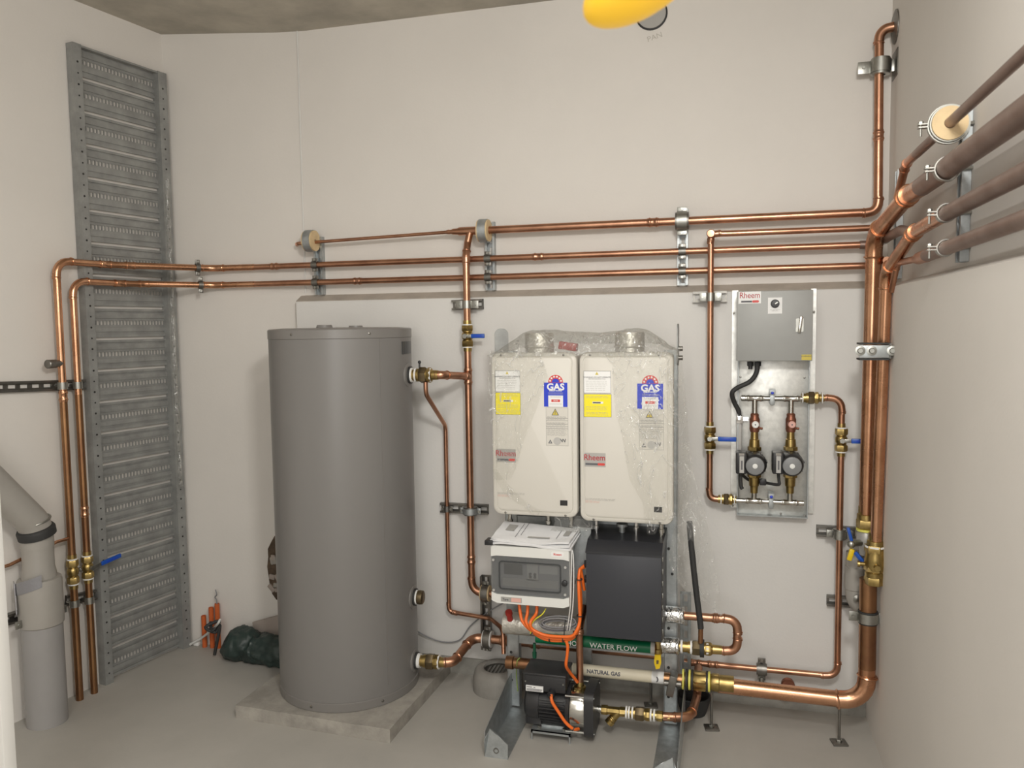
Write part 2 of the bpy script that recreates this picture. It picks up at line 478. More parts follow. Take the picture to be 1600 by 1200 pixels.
def strut(label, p0, p1, out, width=0.041, depth=0.021, slots=None, m_='galv', group='slotted channels', name='slotted_channel', pitch=0.05):
    """slotted steel channel lying on a wall from p0 to p1, open side facing `out`"""
    p0, p1, out = V(p0), V(p1), V(out).normalized()
    d = p1 - p0; L = d.length; d.normalize(); s = d.cross(out).normalized()
    rot = Matrix((d, s, out)).transposed()
    t = thing(name, p0, label, 'bracket', group)

    def bx(b, x0, x1, y0, y1, z0, z1):
        b.box(p0 + d * (x0 + x1) / 2 + s * (y0 + y1) / 2 + out * (z0 + z1) / 2, (x1 - x0, y1 - y0, z1 - z0), rot)
    h = width / 2; th = 0.0025; sw = width * .17
    b = B(); bx(b, 0, L, -h, -sw, 0, th); bx(b, 0, L, sw, h, 0, th)
    x = 0.0; k = max(1, int(round(L / pitch))); pt = L / k
    for i in range(k + 1):
        c = i * pt; bx(b, max(0, c - pt * .2), min(L, c + pt * .2), -sw, sw, 0, th)
    fin(b, 'slotted_back', m_, t)
    for sg in (-1, 1):
        b = B(); bx(b, 0, L, sg * h - th / 2, sg * h + th / 2, 0, depth)
        a0, a1 = sorted((sg * h, sg * (h - 0.008))); bx(b, 0, L, a0, a1, depth - th, depth)
        fin(b, 'flange', m_, t)
    return t


def clamp(label, c, axis, r, wall, side, reach, m_='zinc', width=0.022, th=0.004, name='pipe_clamp', group='pipe clamps', ears=True, insul=None, ex=0.016):
    """band round a pipe; wall = direction to the wall; side = direction of the bolt ears; reach = centre to channel"""
    c = V(c); a = V(axis).normalized(); w_ = V(wall).normalized(); s = V(side).normalized()
    t = thing(name, c, label, 'clamp', group)
    R = r + (insul[1] if insul else 0.0012)
    b = B(); b.band(c, a, R, width, th, 26); fin(b, 'band', m_, t)
    if insul:
        b = B(); b.band(c, a, r + .0006, width * 1.35, insul[1] - .0012, 26); fin(b, 'insulating_block', insul[0], t)
    if ears:
        rot = Matrix((s, a, w_)).transposed()
        for sg in (-1, 1):
            b = B(); b.box(c + s * sg * (R + th + ex * .5), (ex + .004, width, th * 1.6), rot, 0.001); fin(b, 'ear', m_, t)
            b = B(); b.cyl(c + s * sg * (R + th + ex * .55) - w_ * 0.008, c + s * sg * (R + th + ex * .55) + w_ * 0.012, 0.0032, n=8)
            hexr(b, c + s * sg * (R + th + ex * .55) - w_ * 0.010, w_, 0.006, 0.0062); fin(b, 'bolt', 'zinc', t)
    b = B()
    if reach > R + th: b.cyl(c + w_ * (R + th * .5), c + w_ * reach, 0.005, n=8); fin(b, 'stand_off', m_, t)
    else: b.bm.free()
    return t


def cable(name, label, pts, r, m_, cat='cable', group=None, n=10, parent=None, sm=6):
    """smooth cable through points (Catmull-Rom)"""
    P = [V(p) for p in pts]; P = [P[0] * 2 - P[1]] + P + [P[-1] * 2 - P[-2]]
    out = []
    for i in range(1, len(P) - 2):
        for k in range(sm):
            t = k / sm; a, b_, c, d = P[i - 1:i + 3]
            out.append(0.5 * ((2 * b_) + (c - a) * t + (2 * a - 5 * b_ + 4 * c - d) * t * t + (3 * b_ - a - 3 * c + d) * t ** 3))
    out.append(P[-2])
    b = B(); b.tube(out, r, n)
    o = fin(b, name, m_, parent)
    if parent is None: tag(o, label, cat, group)
    return o


def rrect(w_, h_, r, n=5):
    pts = []
    for cx, cz, a0 in ((w_ / 2 - r, h_ / 2 - r, 0), (-w_ / 2 + r, h_ / 2 - r, PI / 2), (-w_ / 2 + r, -h_ / 2 + r, PI), (w_ / 2 - r, -h_ / 2 + r, 1.5 * PI)):
        for k in range(n + 1):
            a = a0 + PI / 2 * k / n; pts.append((cx + r * math.cos(a), cz + r * math.sin(a)))
    return pts


def plate(b, c, w_, h_, r, d, n=5):
    """rounded plate in the XZ plane, front face at c.y, going back by d"""
    b.prism(rrect(w_, h_, r, n), c, (1, 0, 0), (0, 0, 1), (0, d, 0)); return b


X, Y, Z = V((1, 0, 0)), V((0, 1, 0)), V((0, 0, 1))
FRONT = V((0, -1, 0))

# ------------------------------------------------------------------ room shell
YB, YU, XR, XU, LED = 3.37, 3.42, 0.556, 0.61, 1.73
CL = -3.21
cornLD = V((-2.656, 3.375, 0)); cornDB = V((-1.94, YU, 0))
b = B(); b.span((-4.2, -1.8, -0.15), (1.2, 4.0, 0)); struct(b, 'floor', 'floor_concrete')
# soffit falls slightly towards the back right
b = B()
cz = {'a': (lw(-1.9, CL - .3, 3.05)), 'b': (lw(3.7, CL - .3, 3.055)), 'c': V((-1.9, 3.8, 2.985)), 'd': V((1.2, 3.8, 2.985)), 'e': V((1.2, -1.8, 2.985)), 'f': V((-1.9, -1.8, 2.985))}
for q in (('a', 'b', 'c', 'f'), ('f', 'c', 'd', 'e')):
    lo = [cz[k] for k in q]; b.poly(lo)
bmesh.ops.remove_doubles(b.bm, verts=b.bm.verts[:], dist=1e-4)
r_ = bmesh.ops.extrude_face_region(b.bm, geom=b.bm.faces[:])
for v in [g for g in r_['geom'] if isinstance(g, bmesh.types.BMVert)]: v.co.z += 0.2
struct(b, 'ceiling', 'ceiling_concrete')
b = B(); b.span((cornDB.x, YU, 0), (1.2, YU + .2, 3.2)); struct(b, 'wall_back', 'wall_paint')
# lower, thicker half of the back wall with a sloped top
b = B(); b.prism([(0, 0), (0, LED), (YU - YB, LED + .026), (YU - YB + .01, 0)], (-1.968, YB, 0), (0, 1, 0), (0, 0, 1), (XR + 1.968, 0, 0))
struct(b, 'wall_back_lower', 'wall_paint_low')
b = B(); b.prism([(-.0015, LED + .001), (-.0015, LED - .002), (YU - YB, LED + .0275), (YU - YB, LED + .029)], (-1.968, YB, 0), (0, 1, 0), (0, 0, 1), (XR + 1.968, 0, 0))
struct(b, 'trim_1', 'ledge_brown')  # thin browner strip over the sloped ledge top
b = B(); b.span((XU, -1.8, 0), (XU + .2, YU + .1, 3.2)); struct(b, 'wall_right', 'wall_paint')
b = B(); b.prism([(0, 0), (0, LED - .012), (XU - XR, LED + .012), (XU - XR + .01, 0)], (XR, -1.8, 0), (1, 0, 0), (0, 0, 1), (0, YU + 1.8, 0))
struct(b, 'wall_right_lower', 'wall_paint')
b = B(); b.prism([(0, 0), (5.2, 0), (5.2, -.2), (0, -.2)], lw(-1.9, CL, 0), LT, LN, (0, 0, 3.2)); struct(b, 'wall_left', 'wall_paint')
dd = (cornDB - cornLD); dn = V((-dd.y, dd.x, 0)).normalized()
b = B(); b.prism([(-.15, 0), (1.02, 0), (1.02, .2), (-.15, .2)], cornLD, dd, dn, (0, 0, 3.2)); struct(b, 'wall_back_left', 'wall_paint')
b = B(); b.span((-4.2, -1.75, 0), (1.2, -1.55, 3.2)); struct(b, 'wall_front', 'wall_paint')
# grey cement strip along the foot of the back wall
b = B(); b.span((-1.95, YB - .012, 0), (XR, YB + .01, 0.075)); struct(b, 'baseboard_back', 'base_cement')
# corner bead showing as a thin pale line
b = B(); b.cyl((cornDB.x - .004, YU - .003, 1.77), (cornDB.x - .004, YU - .003, 2.99), .004, n=8); struct(b, 'trim_2', 'wall_paint_low')
# white door edge at the left border of the picture
e0 = at(17, 1200, 1.7)
b = B(); b.span((e0.x - .09, 1.68, 0), (e0.x, 1.72, 2.05), .002); dr = struct(b, 'door_1', 'door_white')
b = B(); b.span((e0.x - .06, 1.672, .95), (e0.x - .035, 1.681, 1.07), 0.003); fin(b, 'strike_plate', 'steel', dr)

# ------------------------------------------------------------------ hot water tank on its slab
ST = 0.055
b = B()
fl, fr, bl, br_ = V((-1.945, 2.745, 0)), V((-1.243, 2.712, 0)), V((-1.93, 3.362, 0)), V((-1.225, 3.362, 0))
b.prism([(p.x, p.y) for p in (fl, fr, br_, bl)], (0, 0, 0), X, Y, (0, 0, ST))
bmesh.ops.subdivide_edges(b.bm, edges=b.bm.edges[:], cuts=7, use_grid_fill=True)
for v in b.bm.verts:
    if v.co.z > .01 or v.co.y < 2.9:
        n_ = noise.noise_vector(v.co * 14) * .004; v.co += V((n_.x, n_.y, n_.z * .5 if v.co.z > .01 else 0))
tag(fin(b, 'concrete_slab', 'slab_concrete', smooth=50), 'rough concrete slab with chipped edges under the tall grey tank', 'slab')
TC = V((-1.585, 3.068, ST)); TR = 0.297; TH = 1.543
tank = thing('hot_water_tank', TC, 'tall grey cylindrical hot water storage tank standing on a concrete slab', 'water tank')
b = B(); b.lathe(TC, Z, [(0.04, TR), (TH - .04, TR)], 72); fin(b, 'body', 'tank_paint', tank)
b = B(); b.lathe(TC, Z, [(0, TR - .004), (0.002, TR + .001), (.036, TR + .0015), (.04, TR - .003)], 72); fin(b, 'base_ring', 'tank_cap', tank)
b = B(); b.lathe(TC, Z, [(TH - .042, TR - .003), (TH - .038, TR + .0025), (TH - .004, TR + .0025), (TH, TR - .003), (TH + .004, TR * .8), (TH + .006, 0)], 72); cap_ = fin(b, 'top_cap', 'tank_cap', tank)
b = B(); b.cyl(TC + V((.0, -.14, TH)), TC + V((0, -.14, TH + .016)), .035, .03, 20); fin(b, 'access_cover', 'tank_cap', cap_)
b = B(); b.cyl(TC + V((.12, -.1, TH)), TC + V((.12, -.1, TH + .012)), .03, .027, 20); fin(b, 'access_cover', 'tank_cap', cap_)


def on_tank(u, z, out=0.0):
    """point of the tank's mantle seen in column u"""
    d = ray(u, 600); d.z = 0; o = V((0, 0, 0)) - V((TC.x, TC.y, 0)); R = TR + out
    A = d.dot(d); Bq = 2 * o.dot(d); C_ = o.dot(o) - R * R; t_ = (-Bq - math.sqrt(max(Bq * Bq - 4 * A * C_, 0))) / (2 * A)
    p = d * t_; return V((p.x, p.y, z)), (V((p.x, p.y, 0)) - V((TC.x, TC.y, 0))).normalized()


for u_, zz in ((458, TH + ST - .02), (579, TH + ST - .02), (585, ST + .02), (470, ST + .02)):
    p, n_ = on_tank(u_, zz); b = B(); b.lathe(p, n_, [(0, .006), (.003, .0055), (.005, .002)], 10); fin(b, 'screw', 'zinc_dark', tank)
p, n_ = on_tank(595, 0); b = B(); rot = Matrix((n_.cross(Z), n_, Z)).transposed()
b.box(V((p.x, p.y, ST + .79)), (.004, .003, 1.42), rot); fin(b, 'seam', 'tank_cap', tank)
# badge plate, curved on the mantle
b = B(); a0 = math.atan2(*(on_tank(629, 0)[1].yx)); a1 = math.atan2(*(on_tank(642, 0)[1].yx))
for k in range(4):
    aa, ab = a0 + (a1 - a0) * k / 4, a0 + (a1 - a0) * (k + 1) / 4
    q = [TC + V((math.cos(x_) * (TR + o_), math.sin(x_) * (TR + o_), z_)) for z_ in (1.435, 1.487) for x_, o_ in ((aa, .001), (ab, .001), (ab, .003), (aa, .003))]
    vs = [b.bm.verts.new(x_) for x_ in q]
    for f_ in ((0, 1, 2, 3), (4, 5, 6, 7), (0, 1, 5, 4), (1, 2, 6, 5), (2, 3, 7, 6), (3, 0, 4, 7)): b.bm.faces.new([vs[i] for i in f_])
fin(b, 'rating_badge', 'screen_grey', tank)
PORT = []
for k, (u_, v_, plug) in enumerate(((643, 586, 0), (649, 933, 1), (650, 1032, 0))):
    pa = math.radians(4); n_ = V((math.cos(pa), math.sin(pa), 0)); base = V((TC.x, TC.y, 0)) + n_ * TR
    z_ = at(u_, v_, base.y).z; p = V((base.x, base.y, z_)); PORT.append((p, n_))
    b = B(); b.lathe(p - n_ * .004, n_, [(0, .05), (.006, .05), (.009, .044), (.009, .036)], 28); fin(b, 'port_rim', 'tank_cap', tank)
    b = B(); b.band(p + n_ * .008, n_, .032, .012, .004, 26); fin(b, 'port_gasket', 'black_rubber', tank)
    b = B(); b.lathe(p - n_ * .002, n_, [(0, .031), (.02, .031), (.022, .029), (.022, 0)], 26); fin(b, 'port_sleeve', 'tape_white', tank)
    if plug:
        b = B(); b.lathe(p + n_ * .018, n_, [(0, .029), (.012, .0305), (.024, .029), (.027, .024), (.027, 0)], 22); pl_ = fin(b, 'brass_plug', 'brass_dark', tank)

# ------------------------------------------------------------------ cable tray on the left wall
S0, S1, CT, ZT = 2.345, 2.832, -3.165, 2.835
tray = thing('cable_tray', lw((S0 + S1) / 2, CT, 0), 'tall galvanised perforated cable tray standing against the left wall', 'cable tray')
rotL = Matrix((LT, LN, Z)).transposed()
for s_, wd, nm in ((S0 + .019, .038, 'side_rail'), (S1 - .024, .046, 'side_rail')):
    b = B(); b.box(lw(s_, CT - .001, ZT / 2), (wd, .003, ZT), rotL)
    for e in (-1, 1): b.box(lw(s_ + e * wd / 2, CT - .02, ZT / 2), (.003, .042, ZT), rotL)
    rail = fin(b, nm, 'galv_dull', tray)
    b = B(); k = 0; z_ = .05
    while z_ < ZT - .05:
        b.cyl(lw(s_, CT - .002, z_), lw(s_, CT + .0012, z_), .0048 if k % 2 else .0038, n=8); z_ += .0475; k += 1
    ho = fin(b, 'rail_hole', 'dark', rail); ho['kind'] = 'stuff'
# slats
sl_len = (S1 - .047) - (S0 + .038); sc_ = (S0 + .038 + S1 - .047) / 2
b = B()
for z0, z1, off in ((-.0645, -.052, .006), (-.052, -.040, .0), (-.040, -.020, .005), (-.020, -.010, 0.0), (.0105, .022, 0.0), (.022, .044, .005), (.044, .054, 0), (.054, .0645, .006)):
    b.box(LT * 0 + LN * (off - .037) + Z * (z0 + z1) / 2, (sl_len, .003, z1 - z0 + .0006), rotL)
n_s = 23; pt = sl_len / n_s
for k in range(n_s + 1):
    b.box(LT * (-sl_len / 2 + k * pt) + LN * (-.037) + Z * .0, (pt * .40, .003, .0215), rotL)
bmesh.ops.translate(b.bm, verts=b.bm.verts[:], vec=WL[tray.name])
slat0 = fin(b, 'slat', 'galv_dull', tray)
for k in range(20):
    o = slat0 if k == 0 else slat0.copy()
    if k: COL.objects.link(o); o.parent = tray
    p = lw(sc_, CT, .147 + .142 * k - .071) - WL[tray.name]
    o.location = p
    WL[o.name] = WL[tray.name] + p
    if k == 0: o.scale = (1, 1, 1)
b = B(); b.box(lw(sc_, CT - .008, ZT - .006), (sl_len, .012, .008), rotL); fin(b, 'top_bar', 'galv_dull', tray)
# crumpled wrap left on the right rail
b = B(); pts = []; rad = []
for k in range(60):
    z_ = 2.33 - k * .0255; nn = noise.noise_vector(V((0, 0, z_ * 14)))
    pts.append(lw(S1 - .030 + nn.x * .006, CT + .006 + nn.y * .004, z_)); rad.append(.009 + .008 * abs(nn.z))
b.tube(pts, .01, 9, rad); tag(fin(b, 'wrap_strip', 'film_hood'), 'strip of crumpled clear plastic clinging to the cable tray rail', 'plastic wrap')

# ------------------------------------------------------------------ copper pipes of the left wall and along the back wall
HY, RY = 3.362, 3.305
Z_TOP, Z_SM, Z_MID, Z_LOW = 2.019, 1.956, 1.897, 1.816
CP, CP2 = -3.150, -3.112


def cornerL(c, y): return V(((c + math.sin(LY) * y) / math.cos(LY), y, 0))


rB = .0135
RINGS = []
for nm, s_, zz, rr, lab in (('copper_pipe', 2.205, Z_MID, .0148, 'copper pipe rising by the grey drain pipe, the upper of two crossing the tray'),
                            ('copper_pipe', 2.275, Z_LOW, .0143, 'copper pipe rising beside the cable tray, the lower of two crossing it')):
    j0 = lw(s_ + .33, CP2, zz); ck = at(334, 430, HY - .015); ck.z = zz
    j1 = ck; j2 = V((at(398, 430, HY).x, HY, zz)); RINGS.append((j0.lerp(ck, .80), (ck - j0).normalized()))
    path = [lw(s_, CP, 0.0), lw(s_, CP, zz), lw(s_ + .23, CP, zz), j0, j1, j2]
    # sleeve positions on the bends
    o = pipe(nm, lab, path, rr, [.055, .05, .05, .08], 'copper_bright', elbows=(0, 1, 2, 3), sleeves=((0, .70 if zz == Z_MID else .45, .05),), fm='copper_bright')
    # brown lower stretch near the floor
    b = B(); b.tube([lw(s_, CP, 0.0), lw(s_, CP, 1.33)], rr * 1.03, 16); fin(b, 'tarnished_stretch', 'copper_brown', o)
    o2 = pipe('copper_pipe', ('middle' if zz == Z_MID else 'lowest') + ' of the long copper pipes running across the back wall', [j2, V((.50, HY, zz))], rB, m_='copper', sleeves=((0, .04, .045), (0, .52, .05)) if zz == Z_MID else ((0, .2, .045),))
# clamps where they pass the corner: dark split rings
for zz, lab in ((Z_MID, 'dark split ring clamp on the upper pipe near the left corner'), (Z_LOW, 'dark split ring clamp on the lower pipe near the left corner')):
    p, rd = RINGS.pop(0); rw = (dn - rd * dn.dot(rd)).normalized()
    clamp(lab, p, rd, .0150, rw, Z, .085, m_='zinc_dark', width=.02, name='split_ring')
# capped stub on the outer riser
p = lw(2.205, CP, atl(90, 568, CP).z)
b = B(); b.cyl(p, p - LT * .055 + LN * .01, .014, n=14); b.lathe(p - LT * .03 + LN * .005, -LT + LN * .2, [(0, .018), (.04, .019), (.043, .016)], 12)
tag(fin(b, 'capped_stub', 'zinc_dark'), 'short dark capped stub pointing left off the outer riser', 'pipe fitting')
# struts
strut('long slotted channel on the left wall above the grey drain pipe', lw(1.90, CL + .001, 1.386), lw(2.40, CL + .001, 1.365), LN, .042, .02, m_='zinc_dark', pitch=.05)
strut('short slotted channel behind the two risers below their valves', lw(2.20, CL + .001, .437), lw(2.40, CL + .001, .412), LN, .04, .02, m_='zinc_dark')
for s_, zz, rr, lab in ((2.205, 1.373, .0150, 'steel saddle clamp on outer riser at the long channel'), (2.275, 1.37, .0145, 'steel saddle clamp on inner riser at the long channel'),
                        (2.205, .43, .0150, 'steel saddle clamp low on the outer riser under its valve'), (2.275, .422, .0145, 'steel saddle clamp low on the inner riser under the blue handle')):
    clamp(lab, lw(s_, CP, zz), Z, rr, -LN, LT, .05, width=.03, ears=False, m_='zinc')
# ball valves on the risers
zv = atl(114, 893, CP).z; 
valve('brass ball valve on the outer left riser without a visible handle', lw(2.205, CP, zv), Z, .15, .0215, .0152, None, knob=LT)
valve('brass ball valve with blue lever pointing right across the cable tray', lw(2.275, CP, atl(137, 886, CP).z), Z, .14, .0215, .0148, LT + V((0, 0, .12)), .14, knob=LN)
# small branch to the left
zb = atl(100, 843, CP).z
pipe('copper_pipe', 'thin copper branch running left behind the grey drain pipe', [lw(2.205, CP, zb), lw(2.14, CP, zb - .002), lw(1.95, CP - .02, zb - .05), lw(1.72, CP - .02, zb - .055), lw(1.70, CL - .02, zb - .055)], .007, [.04, .04, .03], 'copper_bright')

# ------------------------------------------------------------------ grey drain stack at the left
DC = V((-2.690, 2.536, 0)); DR = .076
zj = at(70, 910, 2.5).z
drain = thing('drain_pipe', DC, 'fat grey plastic drain pipe rising from the floor at the left wall', 'drain pipe')
b = B(); b.lathe(DC, Z, [(0, DR), (.01, DR), (zj - .17, DR)], 40); fin(b, 'lower_pipe', 'pvc_grey', drain)
b = B(); b.lathe(DC, Z, [(zj - .19, DR), (zj - .185, DR + .006), (zj - .01, DR + .006), (zj + .003, DR + .003), (zj + .006, DR - .016)], 40); fin(b, 'socket', 'pvc_beige', drain)
b = B(); b.lathe(DC, Z, [(zj - .02, DR - .014), (zj + .02, DR - .012), (zj + .05, DR - .018), (zj + .13, DR - .018)], 40); fin(b, 'upper_pipe', 'pvc_beige', drain)
# bend and slanting pipe
pe = V((DC.x, DC.y, zj + .13)); far = atl(-60, 640, CL + .13); far.y -= .15; far2 = far + (far - V((DC.x, DC.y, zj + .22))).normalized() * .25 - LN * .25
pts, arcs = fillet([pe, V((DC.x - .0, DC.y, zj + .22)), far, far2], .12, 8)
b = B(); b.tube(pts, DR - .016, 32); fin(b, 'slanting_pipe', 'pvc_beige', drain)
am = arcs[0][2]; ad = (arcs[0][3] - arcs[0][2]).normalized()
b = B(); b.lathe(am - ad * .025, ad, [(0, DR - .016), (.004, DR - .006), (.03, DR - .005), (.038, DR - .009), (.042, DR - .016)], 36); fin(b, 'rubber_seal', 'black_rubber', drain)
b = B(); b.torus(am + ad * .045, ad, DR - .015, .004, 36, 8); fin(b, 'steel_ring', 'zinc', drain)
# tape patches round the joint, following the pipe
b = B()
for k in range(10):
    a0, a1 = math.radians(-128 + k * 9), math.radians(-128 + (k + 1) * 9)
    for (aa, zz0) in ((a0, 0),): pass
    R_ = DR + .008; zt = zj - .055 + .004 * k
    q = [DC + V((math.cos(t_) * R_, math.sin(t_) * R_, z_)) for t_, z_ in ((a0, zt), (a1, zt + .004), (a1, zt + .054), (a0, zt + .05))]
    b.poly(q)
bmesh.ops.remove_doubles(b.bm, verts=b.bm.verts[:], dist=1e-4)
fin(b, 'duct_tape_strip', 'duct_tape', drain, solid=.002)
b = B(); a0 = math.radians(-128); R_ = DR + .010; tt = V((-math.sin(a0), math.cos(a0), 0)); nn_ = V((math.cos(a0), math.sin(a0), 0))
b.prism([(-.035, 0), (.012, 0), (.045, -.12), (.012, -.135), (-.03, -.05)], DC + nn_ * R_ + Z * (zj + .0), tt * .8 + Z * -.0, Z, nn_ * .0025); fin(b, 'tape_flap', 'duct_tape', drain)
zc = at(70, 978, 2.46).z
clamp('wide steel clamp around the fat grey drain pipe', V((DC.x, DC.y, zc)), Z, DR, -LN, LT, .10, width=.03, th=.004, ex=.025)
strut('channel left of the drain pipe holding its steel clamp', lw(1.72, CL + .001, zc + .01), lw(2.02, CL + .001, zc), LN, .04, .03, m_='zinc_dark')

# ------------------------------------------------------------------ corner clutter
def on_diag(u, v, off=0.0):
    d = ray(u, v); t_ = (cornLD - dn * off - CAM).dot(dn) / d.dot(dn); return CAM + d * t_


for k, (u_, vt, vb, lab) in enumerate(((318, 962, 990, 'shortest of three orange conduits standing from the floor in the left corner'), (329.5, 949, 985, 'middle one of three orange conduits in the left corner'), (339, 943, 982, 'orange conduit with a wire sticking out of its top'))):
    pt_ = on_diag(u_, vt, .03); b = B(); pb = V((pt_.x, pt_.y, 0)); b.lathe(pb, Z, [(0, .012), (pt_.z, .012), (pt_.z, .0095), (pt_.z - .02, .0095), (pt_.z - .02, 0)], 14)
    tag(fin(b, 'conduit_stub', 'orange_conduit'), lab, 'conduit', 'orange conduit stubs')
    if k == 2: cable('wire_tail', 'thin grey wire curling up out of the orange conduit', [pb + Z * .05, pb + Z * pt_.z, pb + V((-.01, 0, pt_.z + .03)), pb + V((.008, -.01, pt_.z + .05)), pb + V((.002, -.01, pt_.z + .075))], .003, 'grey_cable')
g0 = at(329, 972, 3.27)
cable('cable_bundle', 'tangle of dark cables in front of the orange conduits', [g0, g0 + V((.03, -.03, -.03)), g0 + V((.05, 0, .01)), g0 + V((.0, -.04, -.01)), g0 + V((.04, -.02, -.04)), g0 + V((.06, -.01, -.01)), V((g0.x + .03, g0.y - .02, .014))], .008, 'black_rubber')
c0 = at(297, 1007, 3.34); cable('white_flex', 'pale flat cable on the floor from the tray to the green bundle', [c0, at(316, 996, 3.33), at(331, 984, 3.29), at(340, 975, 3.22), at(344, 968, 3.215)], .006, 'white_cable')
b = B(); p = atz(308, 1005, .012); b.box(p, (.03, .025, .022), None, .005); tag(fin(b, 'cable_end_cap', 'tape_white'), 'small white plug lying on the floor by the tray foot', 'plug')
# rolled dark green tarpaulin
ax0, ax1 = at(349, 975, 3.275), at(520, 985, 3.24); ax0.z = ax1.z = 0
b = B(); nst, nr = 80, 44; rings = []
for i in range(nst + 1):
    t_ = i / nst; c = ax0.lerp(ax1, t_)
    prof = min(1, (t_ / .12 + .12)) ** .5 if t_ < .12 else 1
    R0 = (.086 if t_ < .32 else .078) * prof
    ring = []
    for k in range(nr):
        a = 2 * PI * k / nr; q = V((t_ * 6, math.cos(a) * 1.3, math.sin(a) * 1.3))
        fold = .014 * noise.noise(q * 2.0) + .012 * abs(noise.noise(q * 4)) + .006 * abs(noise.noise(q * 9)) - .006
        fold += -.014 * math.exp(-((t_ - .26 - .05 * math.sin(a * 1)) / .025) ** 2)
        R = R0 + fold * prof
        zz = max(.004, R0 * .82 + R * math.sin(a) * .95)
        ring.append(b.bm.verts.new(V((c.x + .012 * noise.noise(q * 1.5), c.y + R * math.cos(a) * 1.0, zz))))
    rings.append(ring)
for A, C in zip(rings, rings[1:]):
    for k in range(nr): b.bm.faces.new((A[k], A[(k + 1) % nr], C[(k + 1) % nr], C[k]))
b.bm.faces.new(rings[0]); b.bm.faces.new(rings[-1])
tag(fin(b, 'tarpaulin_roll', 'tarp_green', smooth=60), 'dark green tarpaulin bundled on the floor behind the grey tank', 'tarpaulin')
# torn wall patch and a leaning board behind the tank
b = B(); c_ = on_diag(432, 885, -.004); gx = dd.normalized(); prev = None
outl = []
for k in range(22):
    a = 2 * PI * k / 22; outl.append((math.cos(a) * (.075 + .02 * noise.noise(V((math.cos(a) * 2, math.sin(a) * 2, 3)))) + .03, math.sin(a) * (.17 + .03 * noise.noise(V((math.cos(a), math.sin(a), 8)))) + .0))
b.prism(outl, c_ - dn * .01, gx, Z, dn * .02)
tag(fin(b, 'wall_breach', 'rubble'), 'ragged dark hole broken into the wall plaster left of the tank', 'wall damage')
for k in range(9):
    b = B(); q = c_ - dn * .014 + gx * random.uniform(-.03, .07) + Z * random.uniform(-.13, .13)
    b.box(q, (random.uniform(.015, .035), .012, random.uniform(.02, .05)), Matrix.Rotation(random.uniform(-1, 1), 3, 'Y'), .004)
    fin(b, 'plaster_chip', 'cardboard' if k % 3 else 'slab_concrete', bpy.data.objects['wall_breach'])
bz = on_diag(395, 948, .035); bz2 = on_diag(470, 905, .035)
b = B(); b.prism([(0, 0), (.42, .13), (.46, -.10), (.05, -.15)], V((bz.x, bz.y, .15)), gx, Z, dn * -.012)
tag(fin(b, 'board_offcut', 'cardboard'), 'pinkish board offcut leaning on the wall behind the tarpaulin', 'board')

# ------------------------------------------------------------------ upper pipes, struts and riser on the back wall
def ax_(u, v, y, what): return getattr(at(u, v, y), what)


xs_ = [at(500, 410, 3.41).x, at(767, 400, 3.41).x, at(1067, 390, 3.41).x]
for x_, zt, lab in ((xs_[0], 2.03, 'upright channel on the back wall nearest the left corner'), (xs_[1], 2.06, 'upright channel on the back wall above the white water heaters'), (xs_[2], 2.075, 'upright channel on the back wall above the small pump panel')):
    strut(lab, V((x_, YU - .001, LED + .03)), V((x_, YU - .001, zt)), FRONT, .041, .028, m_='galv')
    for zz, nm in ((Z_MID, 'middle'), (Z_LOW, 'lowest')):
        clamp('small clamp on the %s long pipe at the channel %s' % (nm, lab.split('wall ')[1]), V((x_, HY, zz)), X, rB, Y, Z, .03, m_='zinc_dark', width=.03, th=.0025, ex=.012)
# thin and thick top pipe with tee
TY = 3.35
tx = at(735, 366, TY).x
o = pipe('copper_pipe', 'topmost copper pipe on the back wall turning up towards the ceiling at right', [V((tx + .035, TY, Z_TOP)), V((at(1372, 331, TY).x, TY, Z_TOP)), V((at(1374, 45, TY).x, TY, at(1374, 45, TY).z)), V((XU + .02, TY - .004, at(1374, 45, TY).z))], .0165, [.035, .055], 'copper', elbows=(0, 1), sleeves=((1, .42, .045), (0, .47, .05)))
pipe('copper_pipe', 'thinnest copper pipe ending at an open bend in the left corner', [V((at(463, 379, 3.40).x, 3.405, 1.998)), V((at(465, 379, TY).x, TY, 1.998)), V((tx - .08, TY, Z_TOP))], .0075, .02, 'copper', elbows=(0,))
tee = thing('pipe_tee', V((tx, TY, Z_TOP)), 'copper tee where the riser meets the topmost pipe', 'pipe fitting')
b = B(); b.lathe(V((tx - .11, TY, Z_TOP)), X, [(0, .009), (.012, .011), (.014, .0095), (.026, .0105), (.028, .013), (.05, .014), (.06, .0185), (.175, .0185), (.177, .021), (.183, .021), (.185, .017)], 18); fin(b, 'body', 'copper', tee)
# riser
RX = -1.096
ztee = at(734, 588, RY).z
zel = at(738, 925, RY).z
r1 = pipe('copper_pipe', 'vertical copper riser between grey tank and water heaters, from tee down to elbow', [V((tx, TY, Z_TOP)), V((tx - .01, TY - .012, Z_TOP - .055)), V((RX, RY, Z_TOP - .115)), V((RX, RY, zel)), V((at(800, 928, 3.2).x, RY, zel - .005))], .0155, [.03, .05, .05], 'copper', elbows=(1, 2), sleeves=((2, .9, .045),))
p0, n0 = PORT[0]
pt2 = V((RX, RY, ztee)); pm = p0 + n0 * .15
pipe('copper_pipe', 'short copper pipe from the tank upper fitting to the riser', [p0 + n0 * .115, pm, pt2], .016, [.06], 'copper', elbows=(0,), sleeves=((1, .9, .03),))
b = B(); bead_sleeve(b, pt2, Z, .0158, .075); tag(fin(b, 'tee_sleeve', 'copper'), 'copper tee sleeve on the riser beside the tank top', 'pipe fitting')
union('brass union with white rings on the upper tank outlet', p0 + n0 * .016, n0, .115, .032, rings=(.16, .72))
